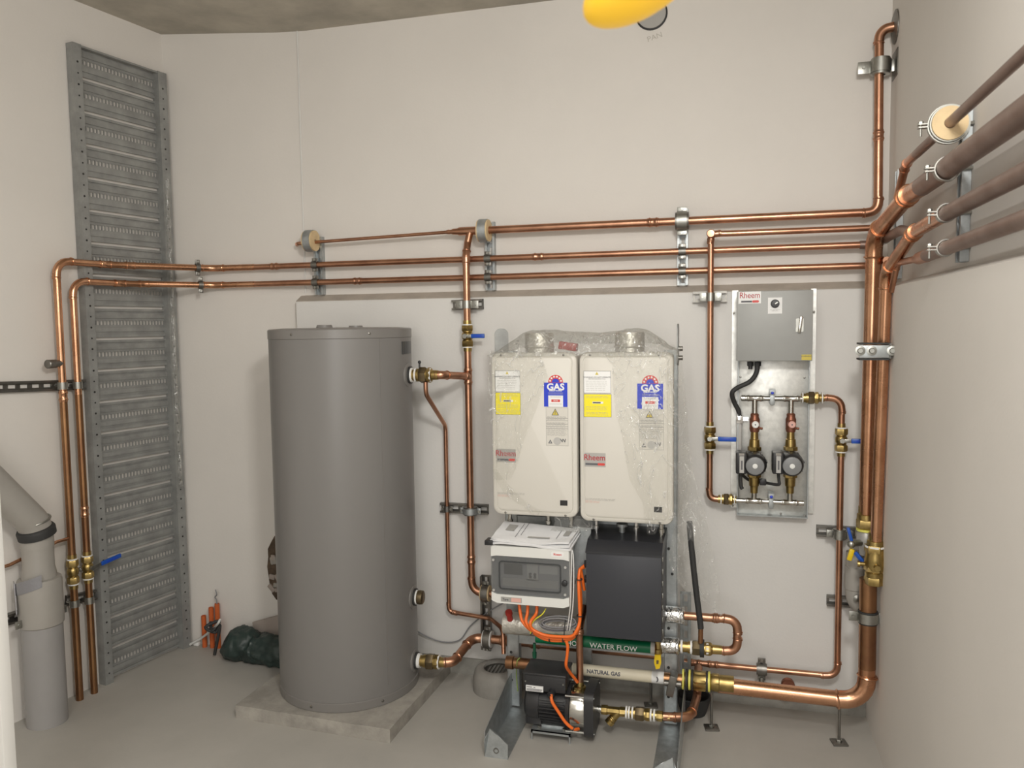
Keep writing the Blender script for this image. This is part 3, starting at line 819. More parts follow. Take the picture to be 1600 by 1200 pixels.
b = B(); b.cyl(p0 + n0 * .05 + Z * .03, p0 + n0 * .05 + Z * .052, .004, n=8); b.ball(p0 + n0 * .05 + Z * .054, .007); tag(fin(b, 'bleed_knob', 'black_plastic'), 'tiny black bleed knob on top of the upper tank union', 'knob')
valve('brass ball valve with blue lever on the riser above the tank', V((RX, RY, at(728, 525, RY).z)), Z, .135, .024, .0158, X, .085, knob=FRONT)
strut('short channel holding the riser just below the wall ledge', at(708, 477, YB - .001), at(756, 475, YB - .001), FRONT, .042, .022, m_='zinc_dark')
clamp('bright clamp on the riser just below the wall ledge', V((RX, RY, at(728, 476, RY).z)), Z, .0155, Y, X, .055, width=.034, m_='zinc', ex=.03)
strut('channel behind riser and thin relief pipe at mid height', V((at(690, 792, YB).x, YB - .001, .777)), V((at(764, 795, YB).x, YB - .001, .777)), FRONT, .042, .022, m_='zinc_dark')
clamp('round insulated clamp on the riser at mid height', V((RX, RY, at(734, 798, RY).z)), Z, .0155, Y, X, .05, width=.026, insul=('zinc_dark', .016), m_='galv', ex=.01)
# thin relief pipe
n_ = n0; q0 = p0 + n_ * .075 + Z * -.03
qz = [at(697, 672, 3.34), at(702, 955, 3.34)]
tx2 = (qz[0].x + qz[1].x) / 2
zlow = qz[1].z
path = [q0, q0 - Z * .05, V((tx2, 3.335, qz[0].z + .02)), V((tx2, 3.335, zlow)), V((at(765, 965, 3.31).x, 3.325, zlow - .012)), V((at(787, 985, 3.25).x, 3.24, zlow - .02)), V((at(787, 1022, 3.2).x, 3.2, at(787, 1022, 3.2).z))]
pipe('copper_pipe', 'thin bent copper relief pipe running from tank union down into the concrete ring', path, .0095, [.05, .05, .022, .05, .05], 'copper', elbows=(2,), sleeves=((3, .12, .03),))
clamp('small clamp holding the thin relief pipe at mid height', V((tx2, 3.335, .777)), Z, .0095, Y, X, .02, m_='zinc_dark', width=.026, ex=.01)

# lower tank outlet
p2, n2 = PORT[2]
union('brass union with white rings on the lower tank outlet', p2 + n2 * .016, n2, .125, .032, rings=(.06, .74))
PB = 3.275
a1 = at(739, 1000, PB); a2 = at(757, 997, PB); zb_ = at(760, 998, PB).z
a3 = at(812, 1003, PB)
pipe('copper_pipe', 'copper pipe climbing from the lower tank outlet behind the heater frame', [p2 + n2 * .13, V((at(708, 1034, 3.11).x, 3.11, p2.z)), V((a1.x, PB, zb_)), V((at(1030, 1040, PB).x, PB, zb_))], .019, [.05, .05], 'copper', elbows=(0, 1), sleeves=((2, .18, .05), (2, .35, .05)))
xu = at(761, 950, YB).x
strut('upright channel on the wall left of the controller box', V((xu, YB - .001, at(761, 1005, YB).z - .02)), V((xu, YB - .001, at(761, 898, YB).z)), FRONT, .042, .03, m_='zinc_dark')
clamp('insulated ring clamp at the foot of the riser', V((at(759, 929, RY).x, RY, zel)), X, .0155, Y, -Z, .045, width=.03, insul=('wood_block', .02), m_='zinc_dark', ex=.012)
clamp('insulated ring clamp on the pipe rising from the lower tank outlet', V((at(762, 999, PB).x, PB, zb_)), X, .019, Y, -Z, .075, width=.03, insul=('tape_white', .018), m_='zinc_dark', ex=.012)
cable('wall_cable', 'thin dark cable sagging along the wall between tank and frame', [at(640, 978, 3.34), at(664, 993, 3.35), at(692, 1003, 3.355), at(718, 1000, 3.355), at(735, 978, 3.355), at(760, 958, 3.35), at(790, 940, 3.34)], .003, 'grey_cable')
# clamp and strut of the thin left end pipe: round insulated clamps on the top line
for x_, lab, r0 in ((xs_[0], 'round insulated clamp holding the thin pipe near the left corner', .0075), (xs_[1], 'round insulated clamp beside the copper tee', .0165)):
    clamp(lab, V((x_ - .012, TY, Z_TOP - (.012 if r0 < .01 else .002))), X, r0, Y, Z, .05, width=.036, insul=('wood_block', .036 - r0 + .012), m_='galv', th=.003, ears=False)
x_ = xs_[2]
clamp('flat steel clamp on the topmost pipe above the pump panel', V((x_, TY, Z_TOP)), X, .0165, Y, Z, .05, width=.04, insul=('zinc_dark', .02), m_='zinc', th=.004, ex=.014)

# pencil writing and round cover plate high on the wall
pc = at(1018, 22, YU)
b = B(); b.lathe(pc, FRONT, [(0, .066), (.004, .066), (.007, .06), (.007, 0)], 36); cv_ = fin(b, 'wall_cover', 'dark'); tag(cv_, 'round grey cover plate high on the back wall behind the yellow lamp', 'cover plate')
b = B(); b.lathe(pc + FRONT * .0065, FRONT, [(0, .060), (.002, .058), (.002, 0)], 36); fin(b, 'face_disc', 'label_silver', cv_)
pw = at(1023, 58, YU - .0008); t_ = text(None, 'PAN', pw, .030, 'pencil', 'pencil_note', xs=1.1, rot=(PI / 2, -.25, 0), ext=.0002); tag(t_, 'faint pencil letters on the wall under the round cover plate', 'writing')

# ------------------------------------------------------------------ pipes in the right-hand corner
# drop to the pump panel
DY = 3.30
xd = -.062
zlo = at(1108, 779, DY).z
pipe('copper_pipe', 'slim copper pipe dropping from the wall pipes into the lower left of the pump panel', [V((.535, DY + .02, Z_SM)), V((xd, DY, Z_SM)), V((xd, DY, zlo)), V((at(1128, 781, DY).x, DY, zlo))], .0122, [.018, .05], 'copper', elbows=(0, 1), sleeves=((1, .02, .02),))
b = B(); b.lathe(V((xd, DY - .008, Z_SM)), FRONT, [(0, .0165), (.014, .0168), (.018, .014), (.019, 0)], 18); tag(fin(b, 'elbow_cap', 'copper'), 'round copper elbow end at the top of the slim drop pipe', 'pipe fitting')
strut('short channel holding the slim drop pipe left of the pump panel', V((at(1083, 465, YB).x, YB - .001, at(1110, 464, YB).z)), V((at(1136, 464, YB).x, YB - .001, at(1110, 464, YB).z)), FRONT, .042, .022, m_='zinc_dark')
clamp('bright clamp on the slim drop pipe left of the pump panel', V((xd, DY, at(1107, 464, DY).z)), Z, .0122, Y, X, .06, width=.034, m_='zinc', ex=.024)
valve('brass ball valve with blue lever left of the two circulating pumps', V((xd, DY, at(1108, 684, DY).z)), Z, .13, .0215, .0125, X, .10, knob=FRONT)
union('brass union feeding the lower manifold of the pump panel', V((at(1122, 781, DY).x, DY, zlo)), X, .075, .023, rings=(.16, .86))
# return on the right of the panel
RXX = .437
zt_ = at(1290, 622, DY).z
zbt = at(1300, 1056, DY).z
xl = at(1088, 1032, DY).x
pipe('copper_pipe', 'copper return pipe from the pump panel right side down and left to the heater frame', [V((at(1272, 622, DY).x, DY, zt_)), V((RXX, DY, zt_)), V((RXX, DY, zbt)), V((at(1068, 1030, DY).x, DY, zbt))], .0122, [.04, .04], 'copper', elbows=(0, 1), sleeves=((2, .80, .05), (2, .92, .05)))
valve('brass ball valve with blue lever right of the pump panel', V((RXX, DY, at(1308, 687, DY).z)), Z, .13, .0215, .0125, X, .10, knob=FRONT)
strut('short channel holding the return pipe below the pump panel', V((at(1275, 829, YB).x, YB - .001, at(1300, 829, YB).z)), V((at(1336, 829, YB).x, YB - .001, at(1300, 829, YB).z)), FRONT, .042, .022, m_='zinc_dark')
clamp('rounded clamp on the return pipe below the pump panel', V((RXX, DY, at(1305, 834, DY).z)), Z, .0122, Y, X, .05, width=.03, insul=('zinc', .012), m_='zinc', ex=.018)
cx_ = at(1190, 1046, DY).x
clamp('dark ring clamp on a stand-off holding the horizontal return pipe', V((cx_, DY, zbt)), X, .0122, Y, Z, .06, width=.03, insul=('zinc_dark', .012), m_='zinc_dark', ex=.016)
b = B(); b.lathe(V((cx_, DY, zbt - .075)), Z, [(0, .024), (.012, .024), (.014, .012), (.04, .009)], 16); tag(fin(b, 'stand_off_foot', 'zinc'), 'round zinc foot under the dark ring clamp on the return pipe', 'bracket')
union('brass union joining the pump panel upper manifold to the return pipe', V((at(1252, 622, DY).x, DY, zt_)), X, .085, .024, rings=(.05, .9))

# big gas riser C at the lower right with its foot run
CY = 3.12
zg = at(1225, 1083, CY).z
Cx = .517
gas_big = pipe('gas_pipe', 'thick copper pipe along the floor turning up into the right corner', [V((at(1122, 1069, CY).x, CY, zg + .006)), V((Cx, CY, zg - .003)), V((Cx - .002, CY, at(1357, 905, CY).z))], .030, .085, 'copper_bright', elbows=(0,), fm='copper_bright', sleeves=())
b = B(); b.tube([V((Cx, CY, zg + .13)), V((Cx - .002, CY, at(1357, 904, CY).z))], .0305, 20); fin(b, 'tarnished_stretch', 'copper_brown', gas_big)
# B: medium pipe
pb0 = V((at(1368, 862, 3.09).x, 3.09, at(1368, 862, 3.09).z)); pb1 = at(1385, 425, 3.0)
pb2 = atx(1428, 363, .545); pb2b = atx(1462, 342, .548)
pB = pipe('copper_pipe', 'medium copper pipe coming along the right wall and bending down to the front brass valve', [pb0, pb1, pb2, V((.55, pb2b.y - .02, pb2b.z)), V((.55, 1.15, atx(1478, 333, .55).z + .006))], .020, [.06, .05, .05], 'copper_bright', elbows=(0, 1), fm='copper_bright', n=18)
b = B(); b.tube([V((.55, pb2b.y - .02, pb2b.z)).lerp(V((.55, 1.15, atx(1478, 333, .55).z + .006)), .05), V((.55, 1.149, atx(1478, 333, .55).z + .006))], .0206, 18); fin(b, 'tarnished_stretch', 'copper_grey', pB)
# A: large pipe
pa0 = V((at(1354, 805, 3.17).x, 3.17, at(1354, 805, 3.17).z)); pa1 = at(1366, 368, 3.14)
pa2 = atx(1418, 306, .545)
zP2 = atx(1480, 264, .55).z
pA = pipe('gas_pipe', 'largest copper pipe along the right wall bending down through the corner', [pa0, pa1, pa2, V((.55, pa2.y - .14, zP2 + .0)), V((.55, 1.15, zP2 + .01))], .0275, [.08, .04, .05], 'copper_bright', elbows=(0, 1), fm='copper_bright', n=20)
b = B(); b.tube([V((.55, pa2.y - .14, zP2)).lerp(V((.55, 1.15, zP2 + .01)), .02), V((.55, 1.149, zP2 + .01))], .0283, 20); fin(b, 'tarnished_stretch', 'copper_grey', pA)
# P1 thin pipe high on the right wall
zP1 = atx(1480, 196, .55).z
q1 = atx(1415, 258, .55); q2 = atx(1397, 330, .55)
pp = pipe('copper_pipe', 'thin copper pipe high on the right wall passing through the round wooden clamp', [q2, V((.55, q1.y, q1.z)), V((.55, q1.y - .05, zP1 - .004)), V((.55, 1.15, zP1 + .01))], .013, [.02, .02], 'copper', elbows=(0,), n=16)
b = B(); b.tube([V((.55, q1.y - .05, zP1 - .004)).lerp(V((.55, 1.15, zP1 + .01)), .06), V((.55, 1.149, zP1 + .01))], .0134, 16); fin(b, 'tarnished_stretch', 'copper_grey', pp)
# P4 lowest pipe on the right wall
zP4 = atx(1478, 387, .55).z
q4 = atx(1402, 411, .55); q5 = atx(1394, 432, .55)
pp = pipe('copper_pipe', 'lowest copper pipe on the right wall thinning towards the corner', [V((.548, q5.y, q5.z - .05)), V((.55, q4.y, q4.z)), V((.55, 2.62, zP4 - .004))], .0105, .02, 'copper', elbows=(0,), n=14)
b = B(); b.lathe(V((.55, 2.66, zP4 - .004)), FRONT, [(0, .0105), (.02, .013), (.05, .014), (.06, .018), (.14, .0185), (.16, .0185)], 16); fin(b, 'reducer', 'copper', pp)
b = B(); b.tube([V((.55, 2.5, zP4 - .003)), V((.55, 1.15, zP4 + .008))], .0185, 18); fin(b, 'wide_stretch', 'copper_grey', pp)
# dark pipe behind the bends
pipe('copper_pipe', 'dark copper stub behind the bends in the right corner', [V((.50, HY, Z_MID)), V((.552, HY, Z_MID)), V((.552, pb2.y + .22, Z_MID)), pb2 + V((0, .01, 0))], .0165, [.03, .05], 'copper_grey')
pipe('copper_pipe', 'short dark return bend low behind the bends in the right corner', [V((.50, HY, Z_LOW)), V((.552, HY, Z_LOW)), V((.552, 3.1, Z_LOW))], .0135, .03, 'copper')
# uprights on the right wall
for u_, yy, z0, z1, lab in ((1497, 2.34, 1.752, 2.145, 'near upright channel on the right wall carrying four pipes'), (1398, 3.16, 1.752, 2.14, 'far upright channel on the right wall close to the corner')):
    strut(lab, V((XU - .001, yy, z0)), V((XU - .001, yy, z1)), -X, .041, .022, m_='galv')
yc = 2.31
clamp('round wooden block clamp on the thin pipe high on the right wall', V((.55, yc, zP1)), Y, .0135, X, V((0, 0, 1)), .05, width=.03, insul=('wood_block', .030), m_='zinc', th=.003, ears=False, name='block_clamp')
for zz, rr, lab in ((zP2, .0285, 'largest ring clamp on the near upright channel of the right wall'), (atx(1478, 333, .55).z, .0208, 'second lowest ring clamp on the near upright channel of the right wall'), (zP4, .0186, 'lowest ring clamp on the near upright channel of the right wall'), (zP1, .0465, 'thin steel loop with wing bolt round the wooden block')):
    t = clamp(lab, V((.55, yc - (.0 if rr < .04 else .001), zz)), Y, rr, X, -X, .06, width=.02 if rr < .04 else .012, m_='zinc', th=.0028, ears=False, name='ring_clamp')
    b = B(); cc = V((.55 - rr - .004, yc, zz)); b.box(cc + V((-.010, 0, .004)), (.022, .018, .003)); b.box(cc + V((-.010, 0, -.004)), (.022, .018, .003)); b.cyl(cc + V((-.014, 0, .014)), cc + V((-.014, 0, -.026)), .0032, n=8); hexr(b, cc + V((-.014, 0, .005)), Z, .007, .0068); fin(b, 'clamp_bolt', 'zinc', t)
t = clamp('ring clamp on the far upright channel behind the big bend', V((.552, 3.155, Z_MID + .002)), Y, .0168, X, -X, .05, width=.02, m_='zinc', th=.003, ears=False, name='ring_clamp')
# oval rosette where the top pipe enters the right wall
p = V((XU - .001, TY - .004, at(1374, 45, TY).z)); b = B(); b.lathe(p, -X, [(0, .062), (.004, .062), (.009, .045), (.009, 0)], 32); tag(fin(b, 'pipe_rosette', 'zinc_dark'), 'round grey rosette where the topmost pipe enters the right wall', 'cover plate')
# top clamp bridging the corner
zz = at(1376, 104, TY).z; xp = at(1376, 104, TY).x
t = clamp('wide flat clamp on the rising pipe near the ceiling corner', V((xp, TY, zz)), Z, .0165, Y, X, .06, width=.045, m_='zinc', insul=('zinc', .018), ex=.04)
b = B(); b.span((XU - .003, TY - .06, zz - .05), (XU, TY + .04, zz + .05), .006); tag(fin(b, 'wall_plate', 'zinc_dark'), 'dark wall plate beside the wide clamp near the ceiling', 'bracket')
# double clamp on A and B
zz = at(1370, 548, 3.05).z
t = thing('pipe_clamp', V((.5, 3.05, zz)), 'double steel clamp across the two big vertical pipes in the corner', 'clamp', 'pipe clamps')
b = B(); b.span((at(1340, 548, 3.0).x - .0, 2.962, zz - .022), (at(1390, 548, 2.98).x, 2.966, zz + .022), .004); fin(b, 'strap', 'galv', t)
b = B(); b.span((at(1390, 548, 2.98).x - .004, 2.962, zz - .022), (at(1390, 548, 2.98).x, 3.2, zz + .022)); b.span((at(1390, 548, 2.98).x, 3.0, zz - .027), (XR, 3.04, zz + .027)); fin(b, 'side_bracket', 'zinc_dark', t)
for u_ in (1344, 1362, 1394):
    pb_ = at(u_, 548, 2.962); b = B(); b.lathe(pb_, FRONT, [(0, .017), (.003, .017), (.004, .010), (.010, .008), (.010, 0)], 14); fin(b, 'bolt', 'zinc', t)
for e in (-1, 1):
    b = B(); b.span((at(1341, 548, 3.0).x, 2.967, zz + e * .027 - .003), (at(1389, 548, 2.98).x, 3.04, zz + e * .027 + .003)); fin(b, 'rubber_lining', 'black_rubber', t)
# lower clamp on C
zz = at(1357, 964, CY).z
clamp('steel clamp with rubber lining low on the thick corner pipe', V((Cx - .001, CY, zz)), Z, .0305, Y, X, .20, width=.036, m_='zinc', insul=('black_rubber', .004), ex=.025)
strut('short channel on the wall behind the thick corner pipe', V((.40, YB - .001, at(1345, 940, YB).z)), V((XR - .005, YB - .001, at(1345, 940, YB).z)), FRONT, .04, .022, m_='zinc_dark')
# valve on B
pv = V((pb0.x - .001, 3.092, at(1367, 882, 3.09).z))
t = thing('ball_valve', pv - Z * .09, 'large brass ball valve at the foot of the medium corner pipe', 'valve', 'ball valves')
b = B(); b.lathe(pv - Z * .075, Z, [(0, .028), (.03, .030), (.03, .034), (.045, .034), (.048, .031), (.07, .0375), (.10, .0375), (.115, .034), (.13, .034), (.132, .030), (.14, .030)], 24); fin(b, 'body', 'brass', t)
for z_, rr, L_ in ((-.075, .036, .03), (-.025, .038, .022), (.045, .038, .028)):
    b = B(); hexr(b, pv + Z * z_, Z, L_, rr); fin(b, 'hex_nut', 'brass', t)
b = B(); b.band(pv + Z * .068, Z, .02, .006, .0165, 20); fin(b, 'sealing_tape', 'tape_white', t)
b = B(); b.lathe(pv + Z * .068, Z, [(0, .030), (.02, .028), (.022, .024), (.05, .0235)], 20); fin(b, 'upper_socket', 'brass', t)
b = B(); b.cyl(pv + FRONT * .03, pv + FRONT * .05, .011, n=12); hexr(b, pv + FRONT * .048, FRONT, .008, .012); fin(b, 'stem', 'brass', t)
b = B(); b.lathe(pv + V((-.03, -.005, 0)), -X, [(0, .008), (.02, .008), (.022, .012), (.03, .011), (.03, 0)], 12); fin(b, 'test_nipple', 'brass', t)
# valve on A with grey body and blue/yellow lever
pv = V((pa0.x, 3.172, at(1350, 838, 3.17).z))
t = thing('gas_valve', pv - Z * .07, 'grey and brass gas valve with blue and yellow lever behind the front brass valve', 'valve')
b = B(); b.lathe(pv - Z * .07, Z, [(0, .022), (.03, .025), (.045, .034), (.08, .034), (.09, .027), (.10, .027)], 22); fin(b, 'body', 'label_silver', t)
b = B(); hexr(b, pv + Z * .03, Z, .035, .036); b.lathe(pv + Z * .065, Z, [(0, .034), (.02, .033), (.022, .029), (.05, .0285)], 22); fin(b, 'brass_union', 'brass', t)
b = B(); b.band(pv + Z * .026, Z, .02, .008, .0155, 20); fin(b, 'yellow_ring', 'tape_yellow', t)
b = B(); b.cyl(pv + V((-.02, -.02, -.02)), pv + V((-.055, -.045, -.02)), .012, n=12); b.ball(pv + V((-.058, -.047, -.02)), .016); fin(b, 'stem', 'zinc', t)
b = B(); b.box(pv + V((-.062, -.045, .01)), (.012, .02, .065), Matrix.Rotation(-.25, 3, 'Y'), .004); fin(b, 'lever', 'handle_blue', t)
b = B(); b.box(pv + V((-.060, -.05, -.060)), (.018, .014, .045), Matrix.Rotation(.25, 3, 'Y'), .004); fin(b, 'lever_tip', 'handle_yellow', t)
b = B(); b.tube([pv + V((-.045, -.05, -.05)), pv + V((-.02, -.06, -.08)), pv + V((.0, -.06, -.10))], .008, 8); fin(b, 'blue_tube', 'handle_blue', t)
# grey plastic bend behind
pg = at(1336, 880, 3.26)
pts, _ = fillet([V((pg.x, 3.26, at(1336, 862, 3.26).z)), V((pg.x, 3.26, at(1338, 948, 3.26).z)), V((pg.x + .16, 3.26, at(1338, 958, 3.26).z))], .06)
b = B(); b.tube(pts, .033, 24); dp = tag(fin(b, 'drain_bend', 'pvc_beige'), 'pale grey plastic pipe bend behind the big corner valves', 'pipe')
b = B(); b.lathe(V((pg.x, 3.26, at(1336, 905, 3.26).z - .04)), Z, [(0, .033), (.003, .036), (.09, .036), (.093, .033)], 24); fin(b, 'socket', 'pvc_beige', dp)
b = B(); b.lathe(at(1339, 935, 3.215), FRONT, [(0, .014), (.004, .014), (.006, .006), (.008, 0)], 14); fin(b, 'fixing_screw', 'zinc', dp)
# floor stands of the thick pipe
for u_, v_, lab in ((1312, 1160, 'thin floor stand under the thick pipe near the right wall'), (1112, 1134, 'thin floor stand under the big brass fitting'), (1017, 1097, 'thin floor stand behind the pump strainer')):
    pf = atz(u_, v_); yy = CY if u_ > 1050 else 3.25; pf = V((at(u_, 1100, yy).x, yy, 0))
    t = thing('floor_stand', pf, lab, 'pipe stand', 'pipe stands')
    b = B(); b.box(pf + Z * .004, (.055, .05, .006), Matrix.Rotation(.2, 3, 'Z'), .001); fin(b, 'foot_plate', 'zinc_dark', t)
    b = B(); b.cyl(pf + Z * .005, pf + Z * (zg - .03), .0055, n=10); fin(b, 'rod', 'zinc_dark', t)
    b = B(); hexr(b, pf + Z * .007, Z, .009, .011); fin(b, 'nut', 'zinc', t)
# low pipe behind the thick pipe, against the wall foot
pipe('copper_pipe', 'low copper pipe half hidden behind the thick floor pipe', [V((at(1090, 1084, 3.3).x, 3.3, .10)), V((.36, 3.3, .10))], .011, m_='copper', sleeves=((0, .12, .04), (0, .4, .04), (0, .62, .04), (0, .85, .04)))
xk = at(1231, 1075, 3.25).x; b = B(); b.lathe(V((xk, 3.26, at(1231, 1070, 3.25).z)), FRONT, [(0, .026), (.02, .027), (.024, .024), (.024, 0)], 18); tag(fin(b, 'pipe_end_cap', 'red_bronze'), 'round copper end cap peeping over the thick floor pipe', 'pipe fitting')

# ------------------------------------------------------------------ pump panel on the back wall
PX0, PX1, PZ0, PZ1 = .028, .338, .817, 1.727
panel = thing('pump_station', V(((PX0 + PX1) / 2, YB, PZ0)), 'galvanised steel back panel with upturned flanges carrying the two circulating pumps', 'panel')
b = B(); b.span((PX0 + .02, 3.345, PZ0), (PX1 - .02, 3.352, PZ1), .003); fin(b, 'back_plate', 'galv_sheet', panel)
for x0, x1, nm in ((PX0 - .006, PX0 + .018, 'left'), (PX1 - .014, PX1 + .006, 'right')):
    b = B(); b.span((x0, 3.358, PZ0 + .02 if nm == 'left' else PZ0 + .01), (x1, 3.369, PZ1 + .005)); fin(b, 'mounting_flange', 'galv_sheet', panel)
for x0 in (PX0 + .0195, PX1 - .0205):
    b = B(); b.span((x0 - .0015, 3.315, PZ0), (x0 + .0015, 3.352, PZ1 - .28)); fin(b, 'side_fold', 'galv', panel)
b = B(); b.span((PX0 + .02, 3.315, PZ0 - .002), (PX1 - .02, 3.352, PZ0 + .001)); fin(b, 'bottom_fold', 'galv', panel)
for u_, v_ in ((1157, 589), (1257, 590), (1147, 489), (1272, 487), (1220, 803), (1257, 806), (1145, 790)):
    p = at(u_, v_, 3.343); b = B(); b.lathe(p, FRONT, [(0, .0045), (.002, .004), (.003, 0)], 10); fin(b, 'screw', 'zinc_dark', panel)
# control cabinet at the top of the panel
BXL, BXR = at(1151, 510, 3.245).x, at(1270, 510, 3.245).x
BZ0, BZ1 = at(1210, 564, 3.245).z, at(1210, 455, 3.245).z
cab = thing('control_cabinet', V(((BXL + BXR) / 2, 3.3, BZ0)), 'flat grey steel control cabinet at the top of the pump panel', 'cabinet')
b = B(); b.span((BXL + .004, 3.252, BZ0 + .002), (BXR - .004, 3.345, BZ1), .003); fin(b, 'body', 'galv', cab)
b = B(); b.span((BXL, 3.242, BZ0), (BXR, 3.251, BZ1 + .002), .003); cdoor = fin(b, 'door', 'door_grey', cab)
q0_, q1_ = at(1154, 456, 3.24), at(1189, 474, 3.24)
b = B(); b.span((q0_.x, 3.2405, q1_.z), (q1_.x, 3.242, q0_.z)); lb = fin(b, 'logo_plate', 'label_white', cdoor)
cxl = (q0_.x + q1_.x) / 2; czl = (q0_.z + q1_.z) / 2; wl_ = q1_.x - q0_.x
text(cdoor, 'Rheem', V((cxl, 3.2398, czl + .008)), .032, 'logo_red', xs=.86, bold=.0002)
b = B(); b.span((cxl - wl_ * .38, 3.2396, czl - .019), (cxl + wl_ * .10, 3.2403, czl - .012)); fin(b, 'logo_strip', 'ink', cdoor)
b = B(); plate(b, V((cxl + wl_ * .26, 3.2398, czl - .0155)), wl_ * .3, .009, .004, .0006); fin(b, 'logo_pill', 'label_red', cdoor)
q0_, q1_ = at(1200, 465, 3.24), at(1222, 490, 3.24)
b = B(); b.span((q0_.x, 3.2403, q1_.z), (q1_.x, 3.242, q0_.z)); fin(b, 'switch_label', 'label_white', cdoor)
p = at(1211, 474.5, 3.24); b = B(); b.lathe(p, FRONT, [(0, .0165), (.004, .0165), (.004, .014), (.013, .0125), (.014, 0)], 24); kn = fin(b, 'selector_knob', 'black_plastic', cdoor)
b = B(); b.box(p + V((.004, -.0148, .002)), (.012, .002, .004), Matrix.Rotation(-.6, 3, 'Y')); fin(b, 'knob_pointer', 'zinc', kn)
for dz_, s_ in ((-.0205, 'CALL OUT SWITCH'), (-.025, 'PUMP DUTY')):
    text(cdoor, s_, V((p.x, 3.24, p.z + dz_ - .003)), .0042, 'ink_grey')
p = at(1249.5, 508, 3.24); b = B(); plate(b, V((p.x, 3.239, p.z)), .028, .052, .003, .004); lk = fin(b, 'lock_plate', 'zinc', cdoor)
b = B(); b.box(p + V((.002, -.006, .002)), (.012, .010, .064), Matrix.Rotation(.12, 3, 'Y'), .003); fin(b, 'lock_handle', 'steel', cdoor)
q0_, q1_ = at(1252.5, 554, 3.24), at(1268, 563, 3.24)
b = B(); b.span((q0_.x, 3.2403, q1_.z + .001), (q1_.x, 3.242, q0_.z)); fin(b, 'warning_label', 'label_gold', cdoor)
text(cdoor, 'WARNING', V(((q0_.x + q1_.x) / 2, 3.24, (q0_.z + q1_.z) / 2 + .004)), .008, 'ink')
for u_ in (1172.5, 1184):
    p = at(u_, 565, 3.29); b = B(); hexr(b, p, -Z, .018, .013); b.cyl(p - Z * .016, p - Z * .03, .0085, n=12); fin(b, 'cable_gland', 'black_plastic', cab)
# cable from cabinet to terminal
W_ = lambda u, v, y=3.29: at(u, v, y)
cable('pump_cable', 'thick black cable curving from the control cabinet down the pump panel', [W_(1183, 567), W_(1182, 582), W_(1172, 596), W_(1152, 606), W_(1144, 614), W_(1147, 628, 3.31), W_(1154, 642, 3.32), W_(1156, 656, 3.325)], .0095, 'black_rubber')
b = B(); q = W_(1155.5, 690, 3.335); b.span((q.x - .012, 3.318, W_(1155, 715, 3.33).z), (q.x + .008, 3.34, W_(1155, 643, 3.33).z), .003); dct = tag(fin(b, 'cable_duct', 'label_grey'), 'narrow grey cable duct along the left edge of the pump panel', 'cable duct')
p = W_(1156, 654, 3.315); b = B(); b.span((p.x - .014, 3.312, p.z - .02), (p.x + .012, 3.318, p.z + .01), .001); b.span((p.x + .01, 3.33, p.z - .012), (p.x + .034, 3.335, p.z + .006)); fin(b, 'duct_clip', 'chrome', dct)
# manifolds
MY = 3.285
for key, u0, u1, v_, lab in (('up', 1158, 1253, 622.5, 'upper chrome manifold joining both circulating pumps'), ('lo', 1150, 1256, 784, 'lower chrome manifold joining both circulating pumps')):
    z_ = at(1205, v_, MY).z; x0, x1 = at(u0, v_, MY).x, at(u1, v_, MY).x
    mf = thing('manifold', V(((x0 + x1) / 2, MY, z_)), lab, 'manifold', 'pump manifolds')
    b = B(); b.cyl((x0, MY, z_), (x1, MY, z_), .0105, n=18)
    if key == 'up': b.lathe((x0 - .002, MY, z_), X, [(0, .006), (.003, .0125), (.018, .0125), (.02, .0105)], 18)
    else: b.lathe((x1 - .02, MY, z_), X, [(0, .0105), (.002, .0125), (.018, .0125), (.02, .006)], 18)
    fin(b, 'main_tube', 'steel', mf)
    for u_ in (1178.7, 1235.2):
        xc = at(u_, 700, MY).x
        b = B(); bead_sleeve(b, (xc, MY, z_), X, .0108, .07)
        zt2 = at(u_, 648, MY).z if key == 'up' else at(u_, 762, MY).z
        b.cyl((xc, MY, z_), (xc, MY, zt2), .0105, n=16); fin(b, 'tee', 'steel', mf)
    xm = at(1206.5, 622, MY).x
    b = B(); b.box((xm, MY - .0125, z_), (.018, .003, .05), None, .001); b.box((xm, MY + .01, z_ + .035), (.022, .05, .002)); b.span((xm - .011, MY - .014, z_ + .012), (xm + .011, MY - .011, z_ + .036), .001); fin(b, 'saddle', 'galv', mf)
    b = B(); b.lathe((xm, MY - .014, z_ + .023), FRONT, [(0, .006), (.004, .0055), (.006, 0)], 12); fin(b, 'saddle_bolt', 'label_blue', mf)
    b = B(); b.torus((xm, MY - .006, z_ - .018), Y, .007, .003, 16, 8); fin(b, 'saddle_hook', 'galv', mf)
    b = B(); b.span((xm - .01, MY, z_ - .02), (xm + .01, 3.346, z_ + .012)); fin(b, 'saddle_foot', 'galv', mf)
